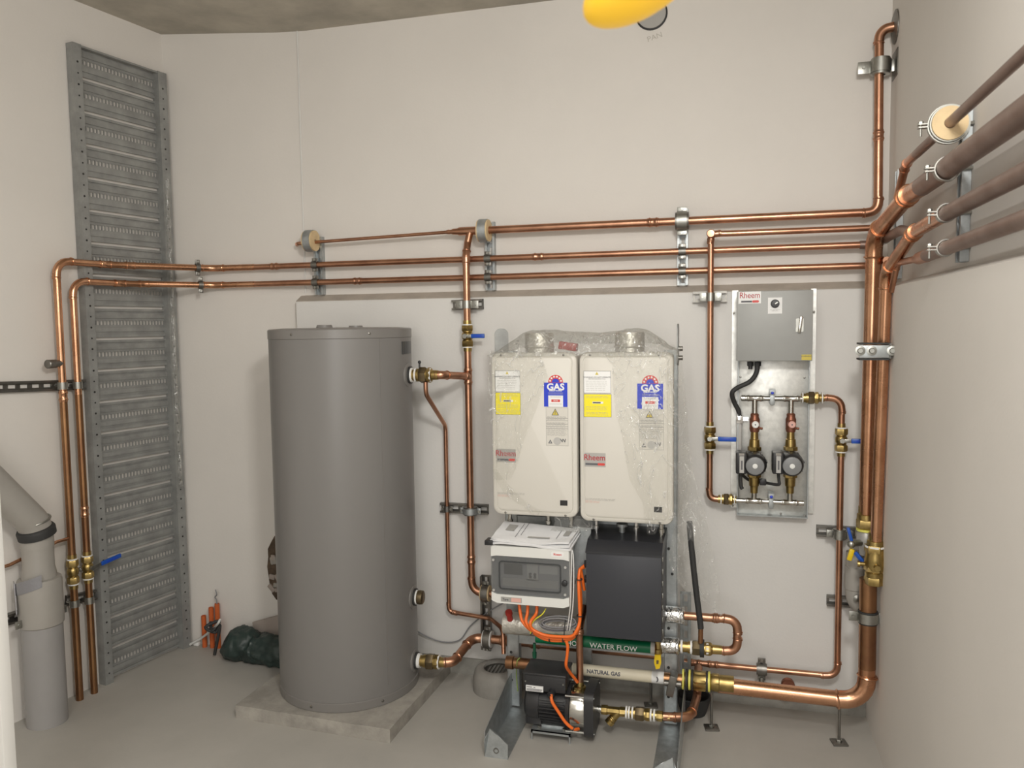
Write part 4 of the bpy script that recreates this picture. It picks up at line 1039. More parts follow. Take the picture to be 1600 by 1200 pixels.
# circulators
def circulator(u_, lab):
    c = at(u_, 722.5, 3.275); xc = at(u_, 700, MY).x; c.x = at(u_ + .8, 722.5, 3.2).x; xc0 = xc
    t = thing('circulating_pump', V((xc0, 3.275, c.z)), lab, 'pump', 'circulating pumps')
    zc = c.z
    b = B(); b.lathe((xc0, 3.30, zc), FRONT, [(0, .030), (.012, .044), (.05, .047), (.085, .045), (.10, .040), (.104, .036), (.104, .030)], 28); fin(b, 'housing', 'black_plastic', t)
    for a in range(8):
        aa = a * PI / 4 + .2; b = B(); b.box(V((xc0 + math.cos(aa) * .045, 3.255, zc + math.sin(aa) * .045)), (.008, .05, .008), None, .002); fin(b, 'rib', 'black_plastic', t)
    b = B(); b.lathe((xc0, 3.198, zc), FRONT, [(0, .034), (.006, .0355), (.010, .034), (.0115, .030), (.0115, 0)], 30); hd = fin(b, 'motor_face', 'pump_grey', t)
    b = B(); b.lathe((xc0, 3.1865, zc), FRONT, [(0, .0098), (.003, .0095), (.004, .006), (.004, .002), (.002, 0)], 18); fin(b, 'vent_screw', 'tape_white', hd)
    b = B(); b.span((xc0 - .072, 3.20, zc - .036), (xc0 - .030, 3.285, zc + .048), .006); bx = fin(b, 'terminal_box', 'black_plastic', t)
    b = B(); b.span((xc0 - .058, 3.1985, zc - .030), (xc0 - .041, 3.2, zc + .036)); fin(b, 'type_label', 'label_grey', bx)
    b = B(); b.span((xc0 - .0525, 3.1978, zc - .018), (xc0 - .0465, 3.199, zc + .018)); fin(b, 'label_print', 'ink', bx)
    b = B(); b.span((xc0 - .060, 3.1985, zc + .038), (xc0 - .040, 3.2, zc + .047)); fin(b, 'label_strip', 'chrome', bx)
    # brass unions
    for s_ in (1, -1):
        b = B(); p = V((xc0, MY, zc + s_ * .046)); hexr(b, p, Z * s_, .016, .027); fin(b, 'union_nut', 'brass', t)
        b = B(); b.lathe(p + Z * s_ * .015, Z * s_, [(0, .021), (.03 if s_ > 0 else .035, .019), (.032 if s_ > 0 else .037, .0155), (.064, .014)], 20); fin(b, 'union_tail', 'brass', t)
    # bronze valve with white pressure dial above
    zv_ = at(u_, 661, MY).z
    b = B(); b.lathe((xc0, MY, zv_ - .035), Z, [(0, .017), (.012, .020), (.02, .019), (.05, .020), (.06, .016), (.07, .0165), (.075, .0115)], 20); b.cyl((xc0, MY, zv_), (xc0 + .002, MY - .03, zv_ - .002), .016, n=16); b.cyl((xc0 + .012, MY - .01, zv_ - .018), (xc0 + .03, MY - .015, zv_ - .02), .005, n=8); vb = fin(b, 'balancing_valve', 'red_bronze', t)
    b = B(); b.lathe((xc0 + .002, MY - .028, zv_ - .002), FRONT, [(0, .0135), (.01, .0135), (.012, .011), (.012, 0)], 18); fin(b, 'valve_dial', 'tape_white' if u_ < 1200 else 'label_pink', t)
    b = B(); b.lathe((xc0 + .002, MY - .0405, zv_ - .002), FRONT, [(0, .003), (.001, 0)], 8); fin(b, 'dial_pin', 'ink', t)
    return zc


z1_ = circulator(1178.7, 'left one of two black circulating pumps with grey faces')
circulator(1235.2, 'right one of two black circulating pumps with grey faces')
F = lambda u, v, y=3.24: at(u, v, y)
cable('pump_lead', 'black lead with moulded plug hanging below the left circulating pump', [F(1158, 737), F(1157, 748), F(1158, 760), F(1160, 764)], .0075, 'black_rubber')
cable('pump_lead', 'black lead looping between the two circulating pumps', [F(1216, 738), F(1217, 750), F(1217, 757), F(1205, 756, 3.26), F(1192, 753.5, 3.3), F(1175, 752, 3.32), F(1163, 745, 3.27), F(1160, 738, 3.25)], .006, 'black_rubber')
p = F(1192, 753, 3.285); b = B(); b.box(p, (.026, .022, .026), None, .004); tag(fin(b, 'cable_connector', 'black_plastic'), 'black connector block on the lead between the two pumps', 'connector')

# ------------------------------------------------------------------ heater frame
UY0, UY1 = 3.10, 3.14
rack = thing('water_heater_stand', V((-.52, 3.12, 0)), 'galvanised floor-standing steel frame carrying the two water heaters', 'frame')
XUL, XUR = -.852, -.205
for xu_, sd in ((XUL, -1), (XUR, 1)):
    b = B(); b.span((xu_ - .024, UY0, .01), (xu_ + .024, UY0 + .003, 1.50)); b.span((xu_ - sd * .024 - .0015, UY0, .01), (xu_ - sd * .024 + .0015, UY1, 1.50)); b.span((xu_ + sd * .024 - .0015, UY0, .01), (xu_ + sd * .024 + .0015, UY1, 1.50)); up = fin(b, 'upright', 'galv', rack)
    for z_ in (.12, .24, .33, .40, .62, .72): b = B(); b.lathe((xu_ + (.006 if int(z_ * 100) % 4 else -.008), UY0, z_), FRONT, [(0, .006), (.0012, .006), (.0012, 0)], 10); fin(b, 'hole', 'dark', up)
    # lifting ear at the top
    xe = at(783, 530, 3.1).x if sd < 0 else at(1058, 528, 3.1).x
    b = B()
    if sd < 0: b.prism(rrect(.056, .14, .024, 5), (xe + .004, 3.09, 1.52), (.93, .36, 0), Z, (.002, -.004, 0))
    else: b.prism(rrect(.07, .16, .026, 5), (xe, 3.115, 1.52), Y, Z, (.005, 0, 0))
    fin(b, 'lifting_ear', 'galv_dull', rack)
    if sd > 0:
        for zz_ in (1.505, 1.47): b = B(); b.cyl((xe, 3.09, zz_), (xe + .022, 3.09, zz_), .009, n=10); fin(b, 'ear_bolt', 'zinc_dark', rack)
# feet: channel-shaped runners with folded, pointed toes
for xu_, sd, yt in ((-.815, -1, 2.70), (-.20, 1, 2.66)):
    b = B(); b.span((xu_ - .045, yt + .01, .0), (xu_ + .045, 3.18, .004)); b.prism([(yt + .015, 0), (3.18, 0), (3.18, .15), (3.02, .15), (yt + .015, .095)], (xu_ - .046 if sd < 0 else xu_ + .046, 0, 0), Y, Z, (.003, 0, 0)); ft = fin(b, 'foot', 'galv', rack)
    b = B(); s2 = -1 if sd < 0 else 1
    a_ = V((xu_ + s2 * .045, yt + .01, 0)); c_ = V((xu_ - s2 * .045, yt + .01, 0)); top = V((xu_ + s2 * .030, yt + .03, .10)); ti = V((xu_ - s2 * .045, yt + .012, .055)); fo = V((xu_ + s2 * .043, yt + .002, .07))
    b.poly([a_, c_, ti, top]); b.poly([a_, top, fo]); b.poly([ti, top, V((xu_ - s2 * .02, yt + .06, .05))])
    tp = fin(b, 'toe', 'galv', rack, solid=.003)
    p = V((xu_ - s2 * .0, yt + .012, .028)); b = B(); b.lathe(p, FRONT, [(0, .011), (.003, .011), (.003, .007), (.001, .007), (.001, 0)], 14); fin(b, 'bolt_hole', 'zinc_dark', rack)
# cross rails and rear sheet
for z_ in (1.46, .885, .30, .80):
    b = B(); b.span((XUL - .01, UY0 - .004 if z_ > .85 else UY0 + .004, z_ - .02), (XUR + .012, UY0 if z_ > .85 else UY0 + .03, z_ + .02)); fin(b, 'cross_rail', 'galv', rack)
b = B(); b.span((XUL + .02, UY1 - .004, .62), (XUR - .02, UY1, .92)); fin(b, 'rear_sheet', 'galv_dull', rack)
b = B(); b.span((-.57, UY1, .0), (-.53, UY1 + .03, .6)); fin(b, 'centre_post', 'galv', rack)
xv = at(1071, 980, 3.2).x
strut('upright channel right of the charcoal box behind the foil sleeves', V((xv, 3.23, at(1070, 1062, 3.2).z)), V((xv, 3.23, at(1070, 928, 3.2).z)), FRONT, .04, .03, m_='galv')

# ------------------------------------------------------------------ the two water heaters
HF = 2.872


def heater(xa, xb, za, zb, lab):
    xc, zc = (xa + xb) / 2, (za + zb) / 2; W, H = xb - xa, zb - za
    t = thing('water_heater', V((xc, HF + .1, za)), lab, 'water heater', 'gas water heaters')
    b = B(); b.span((xa + .012, HF + .03, za + .012), (xb - .012, UY0 - .006, zb - .012), .008); fin(b, 'case', 'heater_paint', t)
    b = B(); prof = ((0, .030), (.003, .014), (.006, .008), (0, 0))
    # cover: flange with rounded shoulders, groove and raised field
    loops = []
    for inset, dy, rad in ((0.0, .034, .030), (0.0, .010, .030), (.002, .004, .030), (.006, .001, .028), (.014, .000, .022), (.0145, .003, .022), (.0185, .003, .020), (.019, -.001, .020), (.024, -.003, .018)):
        loops.append([b.bm.verts.new((xc + x_, HF + dy, zc + z_)) for x_, z_ in rrect(W - 2 * inset, H - 2 * inset, rad, 6)])
    for A, C in zip(loops, loops[1:]):
        k = len(A)
        for i in range(k): b.bm.faces.new((A[i], A[(i + 1) % k], C[(i + 1) % k], C[i]))
    b.bm.faces.new(loops[-1]); b.bm.faces.new(loops[0][::-1])
    cov = fin(b, 'front_cover', 'heater_paint', t, smooth=30)
    FY = HF - .003
    for fx, fz in ((.12, .985), (.85, .985), (.15, .013), (.86, .013)):
        b = B(); b.lathe((xa + W * fx, HF + .001, za + H * fz), FRONT, [(0, .0045), (.001, .0045), (.002, .003), (.002, 0)], 10); fin(b, 'cover_screw', 'zinc_dark', cov)

    def R(name, fx0, fz0, fx1, fz1, m_, d=.0008, par=cov):
        b = B(); b.span((xa + W * fx0, FY - d, zb - H * fz1), (xa + W * fx1, FY + .0006, zb - H * fz0)); return fin(b, name, m_, par)

    def P(fx, fz): return V((xa + W * fx, FY - .0014, zb - H * fz))
    def lines(name, fx0, fx1, rows, m_='ink_grey', th=.0011, seed=1):
        rnd = random.Random(seed); b = B()
        for fz in rows:
            x_ = xa + W * fx0; xe = xa + W * (fx1 - rnd.random() * .03)
            while x_ < xe:
                l_ = rnd.uniform(.005, .016); b.span((x_, FY - .0013, zb - H * fz - th / 2), (min(x_ + l_, xe), FY - .0007, zb - H * fz + th / 2)); x_ += l_ + .0025
        o = fin(b, name, m_, cov); o['kind'] = 'stuff'
    # white warning sheet
    R('notice_border', .052, .108, .345, .238, 'ink', .0004); R('white_notice', .055, .11, .342, .236, 'label_white')
    b = B(); c = P(.195, .122); b.prism([(-.006, -.005), (.006, -.005), (0, .006)], c, X, Z, (0, .0008, 0)); fin(b, 'notice_mark', 'label_gold', cov)
    text(cov, 'WARNING: DO NOT OPERATE', P(.195, .145), .0072, 'ink'); text(cov, 'BEFORE READING THIS', P(.195, .155), .006, 'ink_grey')
    lines('notice_print', .075, .31, [.168 + .0105 * i for i in range(6)], seed=3)
    # yellow sheet
    R('yellow_border', .052, .243, .350, .378, 'ink', .0004); R('yellow_notice', .055, .245, .347, .376, 'label_yellow')
    R('notice_bar', .145, .287, .262, .299, 'label_white', .0011); b = B(); b.span((xa + W * .15, FY - .0016, zb - H * .297), (xa + W * .235, FY - .0008, zb - H * .289)); fin(b, 'bar_print', 'ink', cov)
    lines('yellow_print', .075, .325, [.256, .264, .318, .326, .334, .350, .358, .366], 'ink_grey', .0010, 5)
    # energy rating label
    ex0, ex1 = .625, .895
    exc = (ex0 + ex1) / 2; cw = W * .085
    arc = [(math.cos(a) * cw * 1.0, math.sin(a) * cw * 1.0) for a in [PI * i / 24 for i in range(25)]]
    b = B(); b.prism(arc + [(-cw, -.02), (cw, -.02)], P(exc, .178) + V((0, .0012, 0)), X, Z, (0, .0008, 0)); fin(b, 'rating_arc', 'label_red', cov)
    b = B(); b.prism([(x_ * 1.06, z_ * 1.06) for x_, z_ in arc] + [(-cw * 1.06, -.02), (cw * 1.06, -.02)], P(exc, .178) + V((0, .0016, 0)), X, Z, (0, .0006, 0)); fin(b, 'arc_border', 'label_white', cov)
    for i in range(6):
        a = PI * (i + .5) / 6; b = B()
        star = [(math.cos(a + PI / 2 + k * PI / 5) * (.0052 if k % 2 == 0 else .0024), math.sin(a + PI / 2 + k * PI / 5) * (.0052 if k % 2 == 0 else .0024)) for k in range(10)]
        b.prism(star, P(exc, .178) + V((math.cos(a) * cw * .76, -.0002, math.sin(a) * cw * .76)), X, Z, (0, .0008, 0)); fin(b, 'rating_star', 'label_white', cov)
    arc2 = [(x_ * .5, z_ * .5) for x_, z_ in arc]
    b = B(); b.prism(arc2, P(exc, .178) + V((0, -.0001, 0)), X, Z, (0, .0012, 0)); fin(b, 'arc_hub', 'label_blue', cov)
    R('energy_label', ex0, .18, ex1, .325, 'label_blue', .0014)
    text(cov, 'GAS', P(exc, .207) + V((0, -.0008, 0)), .034, 'label_white', xs=1.05, bold=.0012)
    text(cov, 'ENERGY RATING', P(exc, .2285) + V((0, -.0008, 0)), .0062, 'label_white', bold=.0003)
    lines2 = B()
    for k, fz in enumerate((.241, .248)): lines2.span((xa + W * (ex0 + .05), FY - .0022, zb - H * fz - .0006), (xa + W * (ex1 - .05), FY - .0012, zb - H * fz + .0006))
    fin(lines2, 'energy_print', 'label_grey', cov)
    R('energy_panel', ex0 + .05, .257, ex1 - .05, .325, 'label_white', .0018)
    text(cov, 'Gas consumption', P(exc, .265) + V((0, -.0006, 0)), .0058, 'ink_grey')
    b = B(); b.span((xa + W * (exc - .05), FY - .0022, zb - H * .296), (xa + W * (exc + .05), FY - .0016, zb - H * .281)); fin(b, 'energy_value', 'label_red', cov)
    text(cov, '20343', P(exc, .2888) + V((0, -.001, 0)), .0072, 'label_white')
    b = B()
    for fz in (.305, .312): b.span((xa + W * (ex0 + .065), FY - .0022, zb - H * fz - .0005), (xa + W * (ex1 - .065), FY - .0016, zb - H * fz + .0005))
    fin(b, 'energy_footnote', 'label_grey', cov)
    # technical label
    tx0, tx1 = .648, .898
    R('plate_border', tx0 - .004, .330, tx1 + .004, .562, 'ink_grey', .0003); R('technical_plate', tx0, .332, tx1, .560, 'heater_paint', .0008)
    b = B(); c = P((tx0 + tx1) / 2 - .02, .358); b.prism([(-.0145, -.012), (.0145, -.012), (0, .014)], c, X, Z, (0, .0008, 0)); fin(b, 'warning_border', 'ink', cov)
    b = B(); b.prism([(-.0105, -.0095), (.0105, -.0095), (0, .0095)], c + V((0, -.0005, 0)), X, Z, (0, .0008, 0)); fin(b, 'warning_triangle', 'label_gold', cov)
    text(cov, '!', c + V((0, -.0009, -.0015)), .016, 'ink', bold=.0004)
    lines('plate_print', tx0 + .012, tx1 - .012, [.384, .390, .398, .402, .420, .424, .432, .436, .450, .462, .468, .474, .480, .486, .492, .498], 'ink_grey', .0011, 9)
    for fz in (.393, .408, .428, .444, .456):
        R('plate_rule', tx0, fz, tx1, fz + .0016, 'ink', .0011)
    b = B(); c = P(tx0 + .045, .538); b.prism([(-.008, -.006), (.008, -.006), (0, .009)], c, X, Z, (0, .0008, 0)); fin(b, 'approval_triangle', 'ink', cov)
    b = B(); b.prism([(-.0035, -.0035), (.0035, -.0035), (0, .003)], c + V((0, -.0005, 0)), X, Z, (0, .0008, 0)); fin(b, 'approval_inner', 'label_grey', cov)
    b = B(); b.lathe(P((tx0 + tx1) / 2, .533), FRONT, [(-.001, .0145), (.0002, .0145), (.0002, .013), (.0001, .0)], 24); fin(b, 'approval_disc', 'label_grey', cov)
    text(cov, 'W', P(tx1 - .05, .53) + V((0, -.0003, 0)), .019, 'ink', xs=1.1, shear=-.2, bold=.0004)
    # maker's plate
    R('logo_plate', .055, .590, .285, .672, 'label_silver', .0009)
    text(cov, 'Rheem', P(.165, .618) + V((0, -.0002, 0)), .031, 'logo_red', xs=.92, bold=.0002)
    b = B(); b.span((xa + W * .065, FY - .0016, zb - H * .662), (xa + W * .20, FY - .0008, zb - H * .650)); fin(b, 'logo_strip', 'ink', cov)
    b = B(); plate(b, P(.235, .656), W * .085, .009, .004, .0006); fin(b, 'logo_pill', 'label_red', cov)
    lines('foot_print', .06, .40, [.862, .869], 'ink_grey', .0009, 12); lines('foot_print', .06, .22, [.877, .884], 'label_pink', .0009, 14)
    R('display_window', .80, .893, .885, .925, 'dark', .001)
    # flue collar
    return t


HZ0, HZ1 = at(835, 808, HF).z, at(835, 551, HF).z
HLa, HLb = at(768, 680, HF).x + .002, at(903, 680, HF).x - .003
HRa, HRb = at(905.5, 680, HF).x, at(1052, 680, HF).x
heater(HLa, HLb, HZ0 + .004, HZ1, 'left one of two cream wall-hung gas water heaters partly under clear film')
heater(HRa, HRb, HZ0 - .005, HZ1 + .0, 'right one of two cream wall-hung gas water heaters with film over its right side')
for u_, lab in ((843, 'silver flue collar on the left water heater under the film'), (984, 'silver flue collar on the right water heater under the film')):
    p = at(u_, 550, 2.96); p.z = HZ1 - .012; b = B(); b.lathe(p, Z, [(0, .055), (.078, .055), (.084, .052), (.084, .046), (.02, .046), (.02, 0)], 30); b.torus(p + Z * .03, Z, .055, .004, 30, 6)
    tag(fin(b, 'flue_collar', 'foil_dull'), lab, 'flue', 'flue collars')
b = B(); p = at(888, 541, 3.0); b.box(p, (.07, .04, .03), Matrix.Rotation(.15, 3, 'Y'), .003); tag(fin(b, 'valve_tag', 'red_cap'), 'red printed tag lying between the two flue collars', 'tag')
# pipes under the heaters
for u_, va, vb, m_, lab in ((797, 803, 822, 'steel', 'short steel tail under the left end of the left heater'), (857, 805, 838, 'steel', 'braided tail under the right half of the left heater'), (893, 812, 838, 'steel', 'slim steel tail at the right end of the left heater'), (932, 812, 848, 'chrome', 'bright steel tail at the left end of the right heater'), (994, 814, 850, 'chrome', 'chrome tail under the middle of the right heater'), (1033, 818, 860, 'steel', 'steel tail at the right end of the right heater')):
    p0_ = at(u_, va, 2.98); p1_ = at(u_, vb, 2.98); p1_.x = p0_.x; L_ = p0_.z - p1_.z + .05
    b = B(); b.lathe(p0_ + Z * .02, -Z, [(0, .011), (.02, .011), (.022, .008), (.04, .008), (.041, .012), (.055, .012), (.056, .0075), (L_ + .03, .0075)], 14); tag(fin(b, 'heater_tail', m_), lab, 'pipe', 'heater tails')
b = B(); p = at(972, 818, 3.0); b.lathe(p - Z * .0, -Z, [(0, .022), (.01, .022), (.012, .012), (.07, .012)], 16); tag(fin(b, 'drain_nozzle', 'galv'), 'grey nozzle under the middle of the right water heater', 'pipe')

# ------------------------------------------------------------------ controller box and papers
KY = 2.825
kx0, kx1 = at(767.5, 900, KY).x, at(889, 900, KY).x
kz1, kz0 = at(828, 856, KY).z, at(828, 946, KY).z
KW, KH = kx1 - kx0, kz1 - kz0
ctl = thing('controller_box', V(((kx0 + kx1) / 2, KY + .07, kz0)), 'white plastic controller box with smoked window below the left heater', 'control box')
b = B(); b.span((kx0, KY + .012, kz0 + .004), (kx1, KY + .10, kz1 - .004), .010); b.span((kx0 + .02, KY + .09, kz0 + .02), (kx1 - .02, UY0 - .003, kz1 - .02)); fin(b, 'body', 'white_plastic', ctl)


def kp(fx, fz, y=KY): return V((kx0 + KW * fx, y, kz1 - KH * fz))


def curved(b, top, bot, y0, y1, n=14):
    """strip between two curves given as functions of fx (fractions of height)"""
    pts = [(KW * i / n, -KH * top(i / n)) for i in range(n + 1)] + [(KW * i / n, -KH * bot(i / n)) for i in range(n, -1, -1)]
    b.prism(pts, V((kx0, y0, kz1)), X, Z, (0, y1 - y0, 0))


tp = lambda f: .17 + .05 * min(1, max(0, (.12 - min(f, 1 - f)) / .12)) * 0 + (.018 if min(f, 1 - f) < .06 else 0)
bt = lambda f: .845 - (.035 if min(f, 1 - f) < .06 else 0)
b = B(); curved(b, lambda f: .0, tp, KY, KY + .014); fin(b, 'upper_fascia', 'white_plastic', ctl)
b = B(); curved(b, bt, lambda f: 1.0 - (.04 if min(f, 1 - f) < .06 else 0), KY, KY + .014); fin(b, 'lower_fascia', 'white_plastic', ctl)
b = B(); curved(b, lambda f: tp(f) + .004, lambda f: bt(f) - .004, KY + .011, KY + .0125); inner = fin(b, 'inner_panel', 'inner_grey', ctl)
b = B(); a_, c_ = kp(.16, .31, KY + .010), kp(.40, .50, KY + .012); b.span(a_, c_); lcd = fin(b, 'display', 'screen_grey', inner)
b = B(); a_, c_ = kp(.46, .29, KY + .010), kp(.60, .58, KY + .012); b.span(a_, c_); kpd = fin(b, 'keypad', 'label_grey', inner)
for i in range(2):
    for j in range(2):
        b = B(); b.lathe(kp(.50 + .06 * i, .47 + .05 * j, KY + .010), FRONT, [(0, .006), (.002, .005), (.002, 0)], 10); fin(b, 'keypad_button', 'screen_grey', kpd)
b = B(); a_, c_ = kp(.62, .31, KY + .010), kp(.85, .45, KY + .012); b.span(a_, c_); fin(b, 'instruction_label', 'label_grey', inner)
b = B(); a_, c_ = kp(.14, .56, KY + .010), kp(.86, .70, KY + .012); b.span(a_, c_); fin(b, 'terminal_strip', 'label_silver', inner)
b = B(); curved(b, lambda f: tp(f) + .004, lambda f: bt(f) - .004, KY + .001, KY + .003); win = fin(b, 'smoked_window', 'smoked_window', ctl)
b = B()
o_ = [kp(.5, .505, KY - .001) + V((x_, 0, z_)) for x_, z_ in rrect(KW * .80, KH * .50, .012, 5)]; i_ = [kp(.5, .505, KY - .001) + V((x_, 0, z_)) for x_, z_ in rrect(KW * .77, KH * .46, .010, 5)]
o2 = [v + V((0, .003, 0)) for v in o_]; i2 = [v + V((0, .003, 0)) for v in i_]
L4 = [[b.bm.verts.new(v) for v in q] for q in (o2, o_, i_, i2)]
for A, C in zip(L4, L4[1:] + L4[:1]):
    for k in range(len(A)): b.bm.faces.new((A[k], A[(k + 1) % len(A)], C[(k + 1) % len(A)], C[k]))
fin(b, 'window_rim', 'screen_grey', win)
b = B(); b.lathe(kp(.945, .57), FRONT, [(-.004, .011), (.006, .011), (.008, .008), (.008, 0)], 16); fin(b, 'window_latch', 'black_plastic', win)
for fx, fz in ((.03, .25), (.03, .78), (.955, .30), (.95, .77)):
    b = B(); b.lathe(kp(fx, fz), FRONT, [(-.002, .005), (.001, .005), (.001, 0)], 10); fin(b, 'window_screw', 'label_grey', win)
b = B(); plate(b, kp(.855, .085, KY - .0012), KW * .155, KH * .085, .006, .0016); bd = fin(b, 'logo_badge', 'label_white', ctl)
text(bd, 'Rheem', kp(.86, .085, KY - .0014), .0105, 'label_red', xs=1.05, bold=.0003)
b = B(); a_, c_ = kp(.125, .885, KY - .001), kp(.395, .97, KY + .001); b.span(a_, c_); nm_ = fin(b, 'name_plate', 'label_silver', ctl)
text(nm_, 'Tare', kp(.185, .928, KY - .0013), .012, 'ink', bold=.0003)
b = B(); a_, c_ = kp(.26, .892, KY - .0013), kp(.385, .963, KY); b.span(a_, c_); fin(b, 'red_field', 'label_pink', nm_)
# papers: a small stack of folded sheets sagging over the front edge
ps = [(0.0, .0), (.004, -.2), (.009, .3)]
for k in range(3):
    b = B(); nx, ny = 14, 8; g = []
    for i in range(nx + 1):
        row = []
        for j in range(ny + 1):
            fx, fy = i / nx, j / ny
            x_ = kx0 - .006 + (KW + .012) * fx + (.004 * k if fx < .5 else -.003 * k)
            y_ = KY - .002 + .14 * fy - .006 * k * 0
            z_ = kz1 + .006 + .0085 * k + .030 * fy * (1.2 - .5 * fx) + .006 * math.sin(fx * 5 + k) * (1 - fy) + .004 * noise.noise(V((fx * 4, fy * 4, k)))
            row.append(b.bm.verts.new((x_ + .015 * fy, y_, z_)))
        g.append(row)
    for i in range(nx):
        for j in range(ny): b.bm.faces.new((g[i][j], g[i + 1][j], g[i + 1][j + 1], g[i][j + 1]))
    o = fin(b, 'paper_sheet', 'paper', solid=.0065)
    tag(o, ('bottom sheets of the white papers lying on the controller box', 'middle sheets of the white papers lying on the controller box', 'top printed manual of the white papers lying on the controller box')[k], 'papers', 'papers on the controller box')
top_paper = o


def pap(fx, fy): return V((kx0 - .006 + (KW + .012) * fx + .015 * fy, KY - .002 + .14 * fy, kz1 + .006 + .017 + .030 * fy * (1.2 - .5 * fx) + .006 * math.sin(fx * 5 + 2) * (1 - fy) + .0052 + .002))


for fx0, fy0, fx1, fy1, m_ in ((.13, .45, .24, .78, 'ink_grey'), (.30, .15, .305, .9, 'ink'), (.35, .3, .355, 1.0, 'ink'), (.45, .2, .72, .26, 'ink_grey'), (.80, .2, .805, .7, 'ink'), (.86, .4, .93, .7, 'ink_grey')):
    b = B(); q = [pap(fx0, fy0), pap(fx1, fy0), pap(fx1, fy1), pap(fx0, fy1)]; b.poly(q); fin(b, 'printing', m_, top_paper, solid=.0006)
b = B(); b.box(kp(-.02, -.055, KY + .012), (.03, .05, .018), None, .002); tag(fin(b, 'binder_clip', 'black_plastic'), 'black corner sticking out under the white papers', 'clip')
# ------------------------------------------------------------------ charcoal box
GY = 2.835
gx0, gx1 = at(916, 930, GY).x, at(1033.5, 930, GY).x
gz1, gz0 = at(975, 866, GY).z, at(975, 999, GY).z
gb = thing('charcoal_box', V(((gx0 + gx1) / 2, GY + .08, gz0)), 'charcoal grey steel casing below the right heater', 'casing')
b = B(); b.span((gx0, GY, gz0), (gx1, UY0 - .005, gz1), .003); fin(b, 'body', 'charcoal_paint', gb)
b = B(); b.prism([(GY - .003, gz1 - .004), (GY - .003, gz1 + .004), (GY + .05, gz1 + .036), (UY0 - .004, gz1 + .04), (UY0 - .004, gz1 - .004)], (gx0 - .002, 0, 0), Y, Z, (gx1 - gx0 + .004, 0, 0)); fin(b, 'lid', 'charcoal_cap', gb, smooth=15)
for z_ in (.80, .62):
    p = V((gx0, GY + .06, gz0 + (gz1 - gz0) * z_)); b = B(); hexr(b, p, -X, .016, .016); fin(b, 'cable_gland', 'black_plastic', gb)
for k in range(7):
    b = B(); b.box(V((gx1 + .002, GY + .03, gz0 + .03 + k * .045)), (.004, .01, .018), None, .001); fin(b, 'edge_clip', 'zinc', gb)
b = B(); b.span((at(894, 872, 2.98).x, 2.97, at(894, 905, 2.98).z), (gx0 - .004, 3.0, at(894, 822, 2.98).z)); tag(fin(b, 'support_plate', 'galv'), 'small grey support plate between controller box and charcoal casing', 'bracket')

# ------------------------------------------------------------------ cables below the controller
K = lambda u, v, y=2.84: at(u, v, y)
for k, (u_, lab) in enumerate(((811, 'leftmost orange cable leaving the controller box'), (825, 'middle orange cable leaving the controller box'), (839, 'rightmost orange cable leaving the controller box'))):
    yo = 2.855 - .010 * k
    cable('orange_cable', lab, [K(u_, 942, 2.875), K(u_ + (2 if k == 0 else -1), 958, 2.865), K((817, 822, 829)[k], 972, yo), K((832, 831, 832)[k], (987, 985, 983)[k], yo), K(850, 998 - 3 * k, yo), K(872, 1001 - 3.2 * k, yo), K(893, 998 - 2 * k, yo), K(903 - k, 985, yo), K(906, 970, yo + .01), K(907.5 - k, 945, yo + .01), K(906.5 - k, 920, yo + .01), K(904.5, 902, 2.86), K(907, 890, 2.875), K(913, (884, 886, 922)[k], 2.89)], .0062, 'orange_cable', group='orange cables')
cable('orange_cable', 'orange cable dropping from the bundle to the pump discharge union', [K(884, 1000, 2.85), K(887, 1010, 2.85), K(886, 1025, 2.85), K(884.5, 1040, 2.855), K(890, 1050, 2.90), K(897, 1059, 2.925), K(902, 1066, 2.94)], .006, 'orange_cable', group='orange cables')
cable('yellow_wire', 'thin yellow-green wire curling under the controller box', [K(853, 951, 2.87), K(847, 960, 2.86), K(836, 968, 2.86), K(830, 977, 2.855), K(829, 990, 2.85)], .0025, 'yellow_wire')
# cable ties
for u_, v_, ax2, tl in ((832, 988, V((1, 0, -.8)), 'where the three orange cables meet under the controller'), (859, 998, X, 'on the flat left stretch of the orange bundle'), (880, 998, X, 'where the orange drop cable leaves the bundle'), (899, 990, V((1, 0, 1)), 'on the bend of the orange bundle below the casing'), (906, 962, Z, 'low on the upright stretch of the orange bundle'), (905, 905, Z, 'high on the orange bundle beside the charcoal casing')):
    b = B(); b.band(K(u_, v_, 2.85), ax2, .0105, .004, .0018, 14); tag(fin(b, 'cable_tie', 'black_plastic'), 'black cable tie ' + tl, 'cable tie', 'cable ties on the orange bundle')
pts = []
for k in range(64):
    a = k / 64 * 2 * PI * 4; r0 = 1 - .12 * math.sin(a / 4 * 1.3)
    pts.append(K(872 + 27 * math.cos(a) * r0, 975 + 9 * math.sin(a) * r0 + 3 * math.sin(a * .25), 2.90 - .006 * (k / 16)))
cable('cable_coil', 'coil of thin grey cable bunched under the controller box', pts, .0032, 'grey_cable', sm=2, n=8)
for k, (du, lab) in enumerate(((0, 'left one of two white leads hanging beside the controller box'), (4, 'right one of two white leads hanging beside the controller box'))):
    cable('white_lead', lab, [K(890 + du * .4, 856, 2.86), K(893 + du * .6, 866, 2.85), K(892.5 + du, 900, 2.85), K(891.5 + du, 940, 2.85), K(889 + du, 965, 2.86), K(886 + du, 985, 2.87)], .0024, 'white_cable', group='white leads')
cable('black_tie_tail', 'black cord from the grey coil down to the orange bundle', [K(884, 965, 2.88), K(882, 980, 2.86), K(881, 1000, 2.85), K(880, 1004, 2.85)], .002, 'black_rubber')
